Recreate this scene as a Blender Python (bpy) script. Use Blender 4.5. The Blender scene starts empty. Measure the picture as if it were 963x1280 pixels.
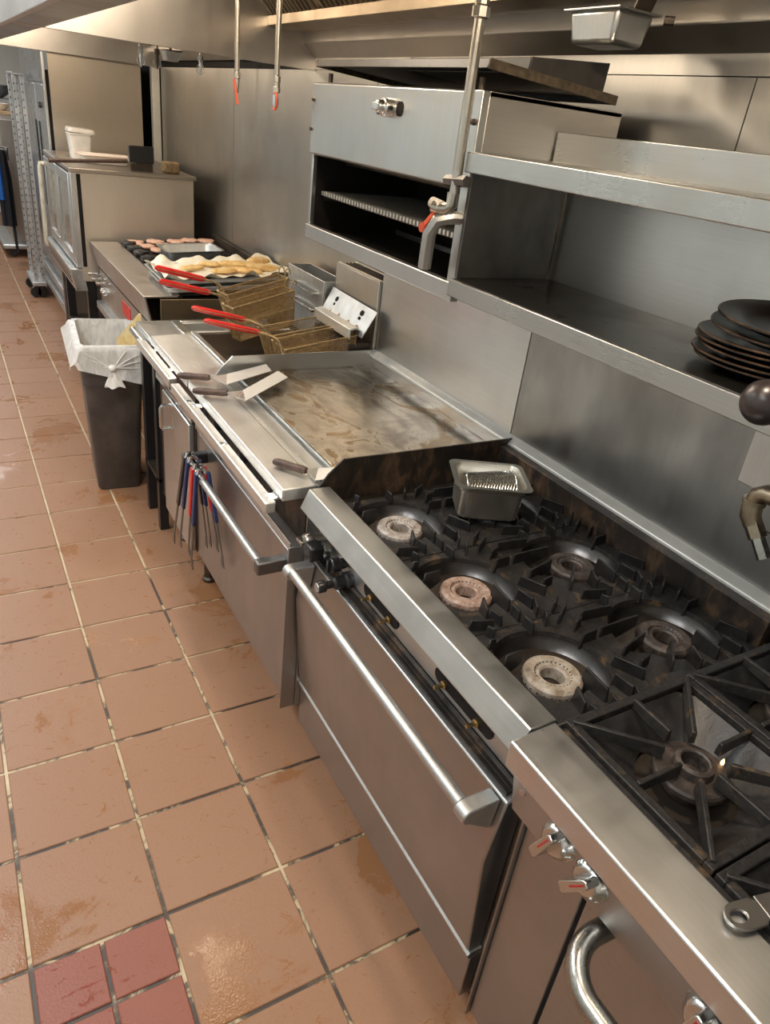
import bpy, bmesh, math, random
from mathutils import Vector, Matrix
random.seed(7)
C = bpy.context.scene.collection
SC = bpy.context.scene
PI = math.pi
rad = math.radians
T = 0.3048                                  # one floor tile, grout included

# ------------------------------------------------------------------ camera
cam_d = bpy.data.cameras.new('camera'); cam = bpy.data.objects.new('camera', cam_d); C.objects.link(cam)
cam_d.sensor_fit = 'HORIZONTAL'; cam_d.sensor_width = 36.0; cam_d.lens = 894.504 / 963 * 36
cam_d.clip_start = 0.02; cam_d.clip_end = 60
cr = Vector((0.86748394, -0.48457841, 0.11249609)); cu = Vector((0.14656481, 0.46506127, 0.87306172)); cf = Vector((0.47538444, 0.74087906, -0.47445533))
mw = Matrix((cr, cu, -cf)).transposed().to_4x4(); mw.translation = Vector((-0.22654, -1.11636, 1.77583))
cam.matrix_world = mw
SC.camera = cam

# ------------------------------------------------------------------ world, lamps, exposure
w = bpy.data.worlds.new('world'); SC.world = w; w.use_nodes = True
w.node_tree.nodes['Background'].inputs[0].default_value = (0.95, 0.97, 1.0, 1)
w.node_tree.nodes['Background'].inputs[1].default_value = 0.03
SC.view_settings.view_transform = 'Standard'; SC.view_settings.look = 'None'; SC.view_settings.gamma = 1
SC.view_settings.exposure = 0.10
def area(name, loc, rot, sx, sy, power, col):
    l = bpy.data.lights.new(name, 'AREA'); l.shape = 'RECTANGLE'; l.size = sx; l.size_y = sy; l.energy = power; l.color = col
    o = bpy.data.objects.new(name, l); C.objects.link(o); o.location = loc; o.rotation_euler = rot
    return o
def bulb(name, loc, power, col, r=0.05):
    l = bpy.data.lights.new(name, 'POINT'); l.energy = power; l.color = col; l.shadow_soft_size = r
    o = bpy.data.objects.new(name, l); C.objects.link(o); o.location = loc
    return o
WARM = (1.0, 0.85, 0.66); COOL = (0.93, 0.97, 1.0)
TROFFERS = [(-0.95, -1.0), (-0.95, 1.3), (-0.95, 3.6), (-0.95, 5.9), (-0.3, 8.9)]  # the last one is added, out of view, to brighten the far end
for tx, ty in TROFFERS:
    area('troffer_light', (tx, ty, 2.74), (0, 0, 0), 0.55, 1.15, 33, COOL)
HOOD_LAMPS = [(0.44, 1.35, 2.42), (0.44, -0.55, 2.42), (0.44, 3.65, 2.42)]
for p in HOOD_LAMPS:
    bulb('hood_bulb', (p[0], p[1], p[2] - 0.06), 27, WARM, 0.055)

# ------------------------------------------------------------------ materials
MT = {}
def nt(name):
    m = bpy.data.materials.new(name); m.use_nodes = True; MT[name] = m
    n = m.node_tree.nodes; l = m.node_tree.links
    return m, n, l, n['Principled BSDF']
def mix(n, l, fac, a, b, mode='MIX'):
    x = n.new('ShaderNodeMix'); x.data_type = 'RGBA'; x.blend_type = mode
    if isinstance(fac, (int, float)): x.inputs[0].default_value = fac
    else: l.new(fac, x.inputs[0])
    for v, i in ((a, 6), (b, 7)):
        if isinstance(v, tuple): x.inputs[i].default_value = v if len(v) == 4 else (*v, 1)
        else: l.new(v, x.inputs[i])
    return x.outputs[2]
def pos(n, l, scale=(1, 1, 1)):
    g = n.new('ShaderNodeNewGeometry'); mp = n.new('ShaderNodeMapping'); mp.inputs['Scale'].default_value = scale
    l.new(g.outputs['Position'], mp.inputs[0]); return mp.outputs[0]
def noise(n, l, vec, scale, detail=4, rough=0.6, dist=0.0):
    x = n.new('ShaderNodeTexNoise'); x.inputs['Scale'].default_value = scale; x.inputs['Detail'].default_value = detail
    x.inputs['Roughness'].default_value = rough; x.inputs['Distortion'].default_value = dist
    l.new(vec, x.inputs['Vector']); return x.outputs[0]
def ramp(n, l, fac, stops):
    x = n.new('ShaderNodeValToRGB'); e = x.color_ramp.elements
    while len(e) < len(stops): e.new(0.5)
    for k, (p, c) in enumerate(stops):
        e[k].position = p; e[k].color = c if len(c) == 4 else (*c, 1)
    l.new(fac, x.inputs[0]); return x.outputs[0]
def rng(n, l, fac, a, b, c, d):
    x = n.new('ShaderNodeMapRange'); x.inputs[1].default_value = a; x.inputs[2].default_value = b
    x.inputs[3].default_value = c; x.inputs[4].default_value = d; l.new(fac, x.inputs[0]); return x.outputs[0]
def bump(n, l, b, h, s, d=0.002):
    x = n.new('ShaderNodeBump'); x.inputs['Strength'].default_value = s; x.inputs['Distance'].default_value = d
    l.new(h, x.inputs['Height']); l.new(x.outputs[0], b.inputs['Normal'])

def flat(name, col, rough=0.5, metal=0.0, spec=None, nscale=None, var=0.25):
    m, n, l, b = nt(name)
    b.inputs['Roughness'].default_value = rough; b.inputs['Metallic'].default_value = metal
    if spec is not None: b.inputs['Specular IOR Level'].default_value = spec
    v = pos(n, l); f = noise(n, l, v, nscale or 14.0, 4)
    d = tuple(c * (1 - var) for c in col); u = tuple(min(1, c * (1 + var)) for c in col)
    l.new(ramp(n, l, f, [(0.3, d), (0.7, u)]), b.inputs['Base Color'])
    return m
def steel(name, col, rough=0.3, grain='z', dirt=0.25, dcol=(0.16, 0.12, 0.08), rvar=0.14, dscale=2.5, hard=False, bmp=0.012, specks=0.0):
    """brushed stainless steel; the grain runs along the named axis, with grease film and soft smudges"""
    m, n, l, b = nt(name)
    b.inputs['Metallic'].default_value = 1.0
    sc = {'z': (60, 60, 1.2), 'y': (60, 1.2, 60), 'x': (1.2, 60, 60), 'none': (2, 2, 2)}[grain]
    g = noise(n, l, pos(n, l, sc), 4.0, 3, 0.6)
    s = noise(n, l, pos(n, l), dscale, 3, 0.5, 0.3)
    s2 = noise(n, l, pos(n, l, (1, 1, 0.5)), dscale * 3.1, 6 if hard else 3, 0.7 if hard else 0.5, 0.5 if hard else 0.2)
    c = ramp(n, l, g, [(0.25, tuple(x * 0.95 for x in col)), (0.75, tuple(min(1, x * 1.04) for x in col))])
    k = rng(n, l, s, 0.42, 0.85, 0.0, dirt)
    k2 = rng(n, l, s2, 0.45, 0.9, 0.0, dirt * 0.7)
    c = mix(n, l, k, c, dcol); c = mix(n, l, k2, c, dcol)
    if specks:
        f4 = noise(n, l, pos(n, l), 38, 5, 0.7, 1.2); c = mix(n, l, rng(n, l, f4, 0.70, 0.73, 0.0, specks), c, (0.02, 0.017, 0.015))
    l.new(c, b.inputs['Base Color'])
    r = n.new('ShaderNodeMath'); r.operation = 'ADD'; l.new(rng(n, l, s2, 0.25, 0.8, rough - rvar * 0.4, rough + rvar * 0.8), r.inputs[0])
    l.new(rng(n, l, g, 0.2, 0.8, -0.025, 0.025), r.inputs[1]); l.new(r.outputs[0], b.inputs['Roughness'])
    bump(n, l, b, g, bmp, 0.0003)
    return m
STEEL = steel('stainless_steel', (0.63, 0.635, 0.62), 0.32, 'z', 0.16)
STEELH = steel('stainless_steel_long_grain', (0.66, 0.655, 0.635), 0.33, 'y', 0.14)
TRAYM = steel('tray_steel', (0.80, 0.785, 0.75), 0.42, 'y', 0.10, (0.35, 0.28, 0.2), 0.10, 4)
WALLM = steel('greasy_wall_steel', (0.52, 0.505, 0.475), 0.36, 'z', 0.40, (0.17, 0.135, 0.10), 0.16, 1.3)
HOODM = steel('hood_steel', (0.60, 0.575, 0.54), 0.36, 'x', 0.25, (0.26, 0.19, 0.12), 0.14, 1.8)
DOORM = steel('oven_door_steel', (0.42, 0.41, 0.395), 0.36, 'y', 0.22, (0.16, 0.12, 0.09))
RAILM = steel('landing_rail_steel', (0.62, 0.62, 0.60), 0.36, 'y', 0.16, (0.26, 0.21, 0.16), 0.16, 5.0, specks=0.9)
RAILN = steel('scratched_rail_steel', (0.68, 0.675, 0.655), 0.34, 'y', 0.05, (0.3, 0.25, 0.2), 0.10, 5.0, specks=0.35)
BACKM = steel('backguard_steel', (0.46, 0.45, 0.43), 0.34, 'z', 0.75, (0.075, 0.06, 0.045), 0.18, 2.2)
SHELFM = steel('shelf_steel', (0.56, 0.56, 0.54), 0.28, 'y', 0.2, (0.2, 0.16, 0.12), 0.1)
DECKM = steel('shaded_shelf_steel', (0.20, 0.19, 0.175), 0.30, 'y', 0.4, (0.08, 0.065, 0.05), 0.1)  # shelf steel with the shade inside the shelf put into its colour
CHROME = steel('chrome', (0.70, 0.70, 0.68), 0.20, 'y', 0.12, (0.2, 0.17, 0.13), 0.08, 9)
BLADEM = steel('turner_blade_steel', (0.90, 0.89, 0.86), 0.50, 'x', 0.05, (0.3, 0.25, 0.2), 0.05, 8)
BEADM = steel('satin_bead', (0.70, 0.69, 0.65), 0.46, 'y', 0.15, (0.25, 0.2, 0.15), 0.08, 6)
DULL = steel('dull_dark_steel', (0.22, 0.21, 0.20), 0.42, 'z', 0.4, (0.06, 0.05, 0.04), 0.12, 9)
ENDM = steel('hood_end_steel', (0.56, 0.525, 0.485), 0.30, 'none', 0.25, (0.26, 0.19, 0.12), 0.06, 1.8, bmp=0.0)
HANDLEM = steel('worn_chrome', (0.40, 0.38, 0.34), 0.26, 'z', 0.7, (0.05, 0.04, 0.03), 0.14, 7, True)
PIPEM = steel('galvanised_pipe', (0.55, 0.52, 0.46), 0.30, 'z', 0.3, (0.26, 0.18, 0.11), 0.1, 7)
BEADW = flat('bead_satin_white', (0.52, 0.51, 0.47), 0.36, 0.45, None, 9, 0.12)
AGED = steel('aged_brass_fitting', (0.36, 0.30, 0.215), 0.36, 'z', 0.6, (0.07, 0.05, 0.03), 0.12, 12, True)
ALU = steel('worn_aluminium', (0.56, 0.56, 0.545), 0.42, 'x', 0.35, (0.18, 0.155, 0.12), 0.14, 9)
SOOT = steel('sooty_steel', (0.16, 0.13, 0.105), 0.50, 'z', 0.75, (0.025, 0.02, 0.017), 0.2, 6, True)
RUSTY = None
BRASS = flat('brass', (0.52, 0.38, 0.18), 0.35, 1.0, None, 40)
WIRE = flat('basket_wire', (0.50, 0.36, 0.19), 0.40, 0.85, None, 60, 0.3)
BLACKP = flat('black_plastic', (0.014, 0.013, 0.013), 0.32, 0, None, 30)
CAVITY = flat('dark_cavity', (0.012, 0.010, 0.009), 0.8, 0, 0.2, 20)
IRON = flat('cast_iron', (0.017, 0.015, 0.014), 0.40, 0.2, 0.4, 45, 0.5)
PANIRON = flat('seasoned_iron', (0.022, 0.017, 0.014), 0.33, 0.35, 0.6, 30, 0.4)
WOOD = flat('dark_wood', (0.070, 0.036, 0.023), 0.55, 0, None, 60, 0.45)
MARKR = flat('red_enamel_mark', (0.30, 0.02, 0.02), 0.4, 0, None, 30, 0.15)
REDP = flat('red_vinyl', (0.56, 0.018, 0.015), 0.32, 0, None, 30, 0.15)
BLUEP = flat('blue_vinyl', (0.010, 0.026, 0.090), 0.42, 0, None, 30, 0.2)
ORANGE = flat('orange_red_paint', (0.62, 0.085, 0.03), 0.38, 0, None, 30, 0.2)
WHITEP = flat('white_plastic', (0.66, 0.60, 0.52), 0.35, 0, None, 20, 0.1)
PAINT = flat('white_paint', (0.70, 0.66, 0.58), 0.5, 0, None, 3, 0.06)
CEILM = flat('ceiling_panel_white', (0.72, 0.70, 0.66), 0.8, 0, None, 4, 0.06)
LEFTM = flat('pale_grey_cladding', (0.56, 0.585, 0.555), 0.45, 0, None, 1.5, 0.1)
BEIGE = flat('cream_metal', (0.60, 0.57, 0.51), 0.45, 0, None, 5, 0.12)
CLOTHB = flat('blue_cloth', (0.012, 0.11, 0.40), 0.85, 0, None, 30, 0.25)
CLOTHK = flat('black_cloth', (0.012, 0.012, 0.015), 0.9, 0, None, 30, 0.3)
PARCH = flat('parchment_paper', (0.74, 0.66, 0.50), 0.55, 0, None, 22, 0.15)
BINM = flat('charcoal_plastic', (0.060, 0.050, 0.045), 0.42, 0, 0.6, 9, 0.35)
def food(name, a, b_, c, sc, rough=0.5):
    m, n, l, b = nt(name); f = noise(n, l, pos(n, l), sc, 6, 0.65, 0.5)
    l.new(ramp(n, l, f, [(0.3, a), (0.5, b_), (0.7, c)]), b.inputs['Base Color']); b.inputs['Roughness'].default_value = rough
    bump(n, l, b, f, 0.5, 0.004); return m
PATTY = food('raw_patty', (0.45, 0.20, 0.12), (0.66, 0.38, 0.26), (0.78, 0.55, 0.42), 60)
FRIED = food('golden_batter', (0.50, 0.26, 0.07), (0.70, 0.45, 0.17), (0.76, 0.58, 0.30), 30)
CHAR = food('charred_crust', (0.010, 0.008, 0.007), (0.022, 0.017, 0.014), (0.06, 0.045, 0.035), 50)
CARD = food('stained_paper', (0.55, 0.33, 0.12), (0.68, 0.50, 0.22), (0.72, 0.60, 0.36), 26)
m, n, l, b = nt('scorched_steel'); f = noise(n, l, pos(n, l, (1, 1, .45)), 16, 7, .72, .6); f2 = noise(n, l, pos(n, l), 4.5, 4, .6)
c0 = ramp(n, l, f, [(.36, (.010, .009, .008)), (.50, (.040, .028, .020)), (.60, (.13, .075, .04)), (.72, (.25, .16, .09))])
l.new(mix(n, l, rng(n, l, f2, .38, .62, .85, .1), c0, (.016, .013, .011)), b.inputs['Base Color']); b.inputs['Metallic'].default_value = .35; b.inputs['Roughness'].default_value = .48; bump(n, l, b, f, .2, .001); RUSTY = m
# grimy iron with burnt grease
m, n, l, b = nt('burner_iron'); v = pos(n, l); f = noise(n, l, v, 55, 5, 0.7, 0.5)
l.new(ramp(n, l, f, [(0.30, (0.16, 0.09, 0.06)), (0.46, (0.30, 0.25, 0.21)), (0.62, (0.46, 0.42, 0.38))]), b.inputs['Base Color'])
b.inputs['Roughness'].default_value = 0.6; b.inputs['Metallic'].default_value = 0.25; bump(n, l, b, f, 0.4, 0.002); BURN = m
BURNR = food('rusty_burner_iron', (.17, .075, .04), (.30, .20, .15), (.42, .34, .28), 60, .6); BURNT = food('tan_burner_iron', (.15, .10, .06), (.29, .235, .18), (.40, .35, .29), 50, .55)
BURND = food('dark_burner_iron', (0.015, 0.011, 0.009), (0.040, 0.029, 0.023), (0.095, 0.066, 0.050), 50, 0.5)
m, n, l, b = nt('grate_iron'); v = pos(n, l); f = noise(n, l, v, 26, 6, 0.7, 0.3); f2 = noise(n, l, v, 120, 3)
k = rng(n, l, f, 0.56, 0.72, 0, 0.75)
c0 = ramp(n, l, f2, [(0.3, (0.013, 0.0115, 0.0105)), (0.7, (0.034, 0.030, 0.027))])
l.new(mix(n, l, k, c0, (0.17, 0.10, 0.045)), b.inputs['Base Color'])
b.inputs['Metallic'].default_value = 0.15; b.inputs['Specular IOR Level'].default_value = 0.35; l.new(rng(n, l, f, 0.3, 0.7, 0.34, 0.58), b.inputs['Roughness']); bump(n, l, b, f2, 0.2, 0.001); GRATE = m
# griddle plate: seasoned steel with brown oil patches
m, n, l, b = nt('griddle_plate'); f = noise(n, l, pos(n, l, (1, 0.55, 1)), 6.0, 6, 0.62, 1.2); f2 = noise(n, l, pos(n, l, (0.5, 2.2, 1)), 9, 5, 0.7, 0.6)
c0 = ramp(n, l, f, [(0.30, (0.06, 0.046, 0.033)), (0.41, (0.17, 0.13, 0.09)), (0.52, (0.36, 0.315, 0.25)), (0.59, (0.22, 0.135, 0.055)), (0.74, (0.20, 0.165, 0.12))])
c0 = mix(n, l, rng(n, l, f2, 0.48, 0.80, 0, 0.8), c0, (0.075, 0.052, 0.034)); l.new(c0, b.inputs['Base Color'])
b.inputs['Metallic'].default_value = 0.85; l.new(rng(n, l, f, 0.3, 0.7, 0.16, 0.34), b.inputs['Roughness']); GRIDM = m
# quarry tile: terracotta with wet, darker patches that shine
def tilemat(name, dry, wet):
    m, n, l, b = nt(name); v = pos(n, l)
    f = noise(n, l, v, 2.6, 7, 0.66, 0.5); f2 = noise(n, l, pos(n, l, (1, 1.6, 1)), 16, 5, 0.7, 1.4); f3 = noise(n, l, v, 160, 2)
    oi = n.new('ShaderNodeObjectInfo')
    c = mix(n, l, rng(n, l, oi.outputs['Random'], 0, 1, 0, 0.35), dry, tuple(x * 0.82 for x in dry))
    c = mix(n, l, rng(n, l, f3, 0.3, 0.7, 0, 0.18), c, tuple(x * 0.6 for x in dry))
    k = rng(n, l, f, 0.545, 0.61, 0, 0.62); k2 = rng(n, l, f2, 0.615, 0.65, 0, 0.62)
    f5 = noise(n, l, v, 46, 4, 0.6, 0.8); k3 = rng(n, l, f5, 0.66, 0.70, 0, 0.55)
    mx0 = n.new('ShaderNodeMath'); mx0.operation = 'MAXIMUM'; l.new(k2, mx0.inputs[0]); l.new(k3, mx0.inputs[1])
    mx = n.new('ShaderNodeMath'); mx.operation = 'MAXIMUM'; l.new(k, mx.inputs[0]); l.new(mx0.outputs[0], mx.inputs[1])
    c = mix(n, l, mx.outputs[0], c, wet); l.new(c, b.inputs['Base Color'])
    l.new(rng(n, l, mx.outputs[0], 0, 0.75, 0.42, 0.14), b.inputs['Roughness']); b.inputs['Specular IOR Level'].default_value = 0.38
    h = n.new('ShaderNodeMath'); h.operation = 'ADD'; l.new(f3, h.inputs[0]); l.new(f2, h.inputs[1])
    bump(n, l, b, h.outputs[0], 0.25, 0.002); return m
TILE = tilemat('quarry_tile', (0.300, 0.155, 0.086), (0.245, 0.100, 0.034))
TILER = tilemat('red_quarry_tile', (0.26, 0.082, 0.052), (0.20, 0.036, 0.018))
m, n, l, b = nt('grout'); f0 = noise(n, l, pos(n, l), 5.5, 5, 0.7, 0.6); g_ = n.new('ShaderNodeNewGeometry'); sp = n.new('ShaderNodeSeparateXYZ'); l.new(g_.outputs['Position'], sp.inputs[0])
ad = n.new('ShaderNodeMath'); ad.operation = 'ADD'; l.new(f0, ad.inputs[0]); l.new(rng(n, l, sp.outputs[1], 0.0, 2.6, -0.055, 0.10), ad.inputs[1]); f = ad.outputs[0]
l.new(ramp(n, l, f, [(0.42, (0.040, 0.028, 0.020)), (0.465, (0.11, 0.08, 0.05)), (0.50, (0.42, 0.32, 0.19)), (0.7, (0.56, 0.45, 0.29))]), b.inputs['Base Color'])
b.inputs['Roughness'].default_value = 0.45; GROUT = m
m, n, l, b = nt('window_glass'); b.inputs['Base Color'].default_value = (0.55, 0.50, 0.42, 1); b.inputs['Roughness'].default_value = 0.06
b.inputs['Transmission Weight'].default_value = 0.75; b.inputs['IOR'].default_value = 1.3; GLASS = m
m, n, l, b = nt('thin_bag_film'); f = noise(n, l, pos(n, l, (1, 1, 0.5)), 26, 5, 0.65, 1.0)
b.inputs['Base Color'].default_value = (0.80, 0.77, 0.72, 1); b.inputs['Roughness'].default_value = 0.28
l.new(rng(n, l, f, 0.25, 0.75, 0.50, 0.92), b.inputs['Alpha']); bump(n, l, b, f, 0.7, 0.008); BAG = m
m, n, l, b = nt('bag_film_bunched'); b.inputs['Base Color'].default_value = (0.84, 0.81, 0.76, 1); b.inputs['Roughness'].default_value = 0.3
f = noise(n, l, pos(n, l), 60, 4); bump(n, l, b, f, 0.6, 0.006); b.inputs['Alpha'].default_value = 0.93; BAGK = m
def emis(name, col, s):
    m, n, l, b = nt(name); b.inputs['Base Color'].default_value = (0.8, 0.8, 0.8, 1)
    b.inputs['Emission Color'].default_value = (*col, 1); b.inputs['Emission Strength'].default_value = s; return m
TUBEM = emis('lit_diffuser', COOL, 5.0); GLOBE = emis('lit_globe', WARM, 22.0); FLAME = emis('pilot_flame', (1.0, 0.55, 0.2), 6.0)

# ------------------------------------------------------------------ mesh helpers
class MB:
    def __init__(s): s.v = []; s.f = []
    def add(s, vs, fs):
        o = len(s.v); s.v += [Vector(x) for x in vs]; s.f += [tuple(i + o for i in f) for f in fs]; return s
    def box(s, x0, x1, y0, y1, z0, z1):
        return s.add([(x0, y0, z0), (x1, y0, z0), (x1, y1, z0), (x0, y1, z0), (x0, y0, z1), (x1, y0, z1), (x1, y1, z1), (x0, y1, z1)],
                     [(0, 3, 2, 1), (4, 5, 6, 7), (0, 1, 5, 4), (1, 2, 6, 5), (2, 3, 7, 6), (3, 0, 4, 7)])
    def hexa(s, p):
        """eight corners: four of the lower ring, four of the upper ring"""
        return s.add(p, [(0, 3, 2, 1), (4, 5, 6, 7), (0, 1, 5, 4), (1, 2, 6, 5), (2, 3, 7, 6), (3, 0, 4, 7)])
    def prism(s, pts, axis, a, b):
        k = len(pts)
        def P(p, t): return {'y': (p[0], t, p[1]), 'x': (t, p[0], p[1]), 'z': (p[0], p[1], t)}[axis]
        vs = [P(p, a) for p in pts] + [P(p, b) for p in pts]
        return s.add(vs, [tuple(range(k)), tuple(range(2 * k - 1, k - 1, -1))] + [(i, i + k, (i + 1) % k + k, (i + 1) % k) for i in range(k)])
    def tube(s, pts, r, n=10, closed=False, caps=True):
        pts = [Vector(p) for p in pts]; N = len(pts); rs = r if isinstance(r, (list, tuple)) else [r] * N
        up = None; rings = []
        for i, p in enumerate(pts):
            a = pts[(i - 1) % N] if (closed or i > 0) else p; b = pts[(i + 1) % N] if (closed or i < N - 1) else p
            d = (b - a).normalized()
            if up is None:
                up = d.orthogonal().normalized()
            up = (up - d * up.dot(d)); up = up.normalized() if up.length > 1e-6 else d.orthogonal().normalized()
            sd = d.cross(up)
            rings.append([p + (up * math.cos(2 * PI * k / n) + sd * math.sin(2 * PI * k / n)) * rs[i] for k in range(n)])
        fs = []
        for i in range(N if closed else N - 1):
            j = (i + 1) % N
            for k in range(n): fs.append((i * n + k, i * n + (k + 1) % n, j * n + (k + 1) % n, j * n + k))
        if caps and not closed: fs += [tuple(range(n - 1, -1, -1)), tuple((N - 1) * n + k for k in range(n))]
        return s.add([q for rr in rings for q in rr], fs)
    def lathe(s, prof, c=(0, 0, 0), n=28, axis='z', close=False):
        vs = []; fs = []; k = len(prof); c = Vector(c)
        for i in range(n):
            a = 2 * PI * i / n
            for r, h in prof:
                q = (r * math.cos(a), r * math.sin(a), h)
                if axis == 'x': q = (h, q[0], q[1])
                if axis == 'y': q = (q[0], h, q[1])
                vs.append(c + Vector(q))
        for i in range(n):
            j = (i + 1) % n
            for t in range(k if close else k - 1):
                u = (t + 1) % k; fs.append((i * k + t, j * k + t, j * k + u, i * k + u))
        return s.add(vs, fs)
    def beam(s, p, q, wd, ht, up=(0, 0, 1)):
        p = Vector(p); q = Vector(q); d = (q - p).normalized(); sd = d.cross(Vector(up)).normalized(); u = sd.cross(d)
        c = [(-1, -1), (1, -1), (1, 1), (-1, 1)]
        return s.hexa([p + sd * (a * wd / 2) + u * (b * ht / 2) for a, b in c] + [q + sd * (a * wd / 2) + u * (b * ht / 2) for a, b in c])
    def plate(s, q, t):
        """a four-cornered sheet of thickness t"""
        q = [Vector(x) for x in q]; nn = (q[1] - q[0]).cross(q[3] - q[0]).normalized() * t
        return s.hexa(q + [x + nn for x in q])
    def grid(s, fn, nu, nv, wrap=False):
        vs = [fn(i / nu, j / nv) for i in range(nu if wrap else nu + 1) for j in range(nv + 1)]; R = nv + 1; fs = []
        for i in range(nu):
            i2 = (i + 1) % nu if wrap else i + 1
            for j in range(nv): fs.append((i * R + j, i2 * R + j, i2 * R + j + 1, i * R + j + 1))
        return s.add(vs, fs)
    def xf(s, M):
        s.v = [M @ x for x in s.v]; return s

ROOT = {}
def thing(name, label, cat, loc=(0, 0, 0), rot=(0, 0, 0), group=None):
    o = bpy.data.objects.new(name, None); C.objects.link(o); o.empty_display_size = 0.05
    o.location = loc; o.rotation_euler = rot; o['label'] = label; o['category'] = cat
    if group: o['group'] = group
    ROOT[o] = Vector(loc); return o
def part(name, mb, mat, parent=None, bevel=0.0, label=None, local=False, smooth=True, angle=35, kind=None, recalc=True):
    """link one mesh object; the vertices are given in world metres unless local is set"""
    off = ROOT.get(parent, Vector((0, 0, 0)))
    me = bpy.data.meshes.new(name)
    me.from_pydata([tuple(x if local else x - off) for x in mb.v], [], mb.f)
    if recalc:
        bm = bmesh.new(); bm.from_mesh(me); bmesh.ops.recalc_face_normals(bm, faces=bm.faces); bm.to_mesh(me); bm.free()
    me.materials.append(mat)
    if smooth:
        me.polygons.foreach_set('use_smooth', [True] * len(me.polygons)); me.set_sharp_from_angle(angle=rad(angle))
    o = bpy.data.objects.new(name, me); C.objects.link(o)
    if parent is not None: o.parent = parent
    ROOT[o] = off
    if bevel:
        b = o.modifiers.new('bevel', 'BEVEL'); b.width = bevel; b.segments = 2; b.limit_method = 'ANGLE'; b.angle_limit = rad(40)
    if label: o['label'] = label
    if kind: o['kind'] = kind
    return o
def single(name, mb, mat, label, cat, loc=None, group=None, **kw):
    o = part(name, mb, mat, None, **kw)
    if loc is not None:
        o.data.transform(Matrix.Translation(-Vector(loc))); o.location = loc
    o['label'] = label; o['category'] = cat
    if group: o['group'] = group
    return o
def struct(name, mb, mat, **kw):
    o = part(name, mb, mat, None, **kw); o['kind'] = 'structure'; return o
KIDS = {}
def copy_tree(src, loc=None, rot=None, label=None, parent=None):
    c = src.copy(); C.objects.link(c)
    if parent is not None: c.parent = parent
    if loc is not None: c.location = loc
    if rot is not None: c.rotation_euler = rot
    if label: c['label'] = label
    for ch in [o for o in C.objects if o.parent == src]: copy_tree(ch, parent=c)
    return c
def B(*a): return MB().box(*a)
def rot(ax, deg): return Matrix.Rotation(rad(deg), 4, ax)
def tr(*a): return Matrix.Translation(Vector(a))
def arc(c, r, a0, a1, n, f):
    return [f(c, r, rad(a0 + (a1 - a0) * i / n)) for i in range(n + 1)]

# ================================================================== THE ROOM
WX = 1.30                                   # cooking wall
floor = struct('floor', B(-2.4, 1.6, -2.6, 11.6, -0.06, -0.004), GROUT)
def tile_mesh(sx, sy, mat, nm):
    h = 0.0045; a = sx / 2 - h; c_ = sy / 2 - h; e = 0.0025
    mb = MB().add([(-a, -c_, -0.012), (a, -c_, -0.012), (a, c_, -0.012), (-a, c_, -0.012),
                   (-a, -c_, -0.002), (a, -c_, -0.002), (a, c_, -0.002), (-a, c_, -0.002),
                   (-a + e, -c_ + e, 0), (a - e, -c_ + e, 0), (a - e, c_ - e, 0), (-a + e, c_ - e, 0)],
                  [(0, 1, 5, 4), (1, 2, 6, 5), (2, 3, 7, 6), (3, 0, 4, 7), (4, 5, 9, 8), (5, 6, 10, 9), (6, 7, 11, 10), (7, 4, 8, 11), (8, 9, 10, 11)])
    me = bpy.data.meshes.new(nm); me.from_pydata([tuple(v) for v in mb.v], [], mb.f); me.materials.append(mat); return me
tm = tile_mesh(T, T, TILE, 'tile'); tr_ = tile_mesh(T / 2, T / 2, TILER, 'red_tile')
rt = random.Random(3)
def lay(me, nm, x, y):
    o = bpy.data.objects.new(nm, me); C.objects.link(o); o.parent = floor
    o.location = (x, y, rt.uniform(-0.0006, 0.0006)); o.rotation_euler = (rad(rt.uniform(-.12, .12)), rad(rt.uniform(-.12, .12)), rad(rt.uniform(-.15, .15)))
for r in range(-4, 28):
    for k in range(-5, 2):
        if k == -1 and r == -1:
            for i in (0, 1):
                for j in (0, 1): lay(tr_, 'red_tile', (k + .25 + .5 * i) * T, (r + .25 + .5 * j) * T)
        else: lay(tm, 'tile', (k + .5) * T, (r + .5) * T)
ft = MB()
for r in range(-4, 38):
    for k in range(-7, 5):
        if -4 <= r < 28 and -5 <= k < 2: continue
        x, y = (k + .5) * T, (r + .5) * T; a = T / 2 - .0045
        ft.box(x - a, x + a, y - a, y + a, -0.02, -0.0005)
part('far_tiles', ft, TILE, floor, kind='stuff', smooth=False)
struct('ceiling', B(-2.4, 1.6, -2.6, 11.6, 2.80, 2.86), CEILM)
wall = struct('wall_right', B(WX + .012, WX + .10, -2.6, 11.6, 0, 2.80), CAVITY)
for (a, b_, z0, z1, dx) in [(-2.0, 0.0405, 0.05, 1.947, 0), (0.0435, 1.70, 0.05, 1.947, 0), (1.704, 3.383, 0.05, 1.947, 0), (3.387, 5.02, 0.05, 1.947, 0), (-2.0, 2.29, 1.949, 2.12, 0.004)]:
    part('wall_panel', B(WX - dx, WX + .012, a, b_, z0, z1), WALLM, wall)
struct('wall_left', B(-2.0, -1.9, -2.6, 11.6, 0, 2.80), LEFTM)
struct('wall_far', B(-2.4, 1.3, 11.5, 11.6, 0, 2.80), PAINT)
struct('wall_near', B(-2.4, 1.6, -2.7, -2.6, 0, 2.80), BEIGE)
TL = ['nearest cold fluorescent ceiling panel, above and behind the camera', 'cold fluorescent ceiling panel over the aisle beside the griddle', 'cold fluorescent ceiling panel over the aisle beside the charbroiler', 'cold fluorescent ceiling panel over the aisle beside the fridge', 'farthest fluorescent ceiling panel, added out of view to brighten the far end']
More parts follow.
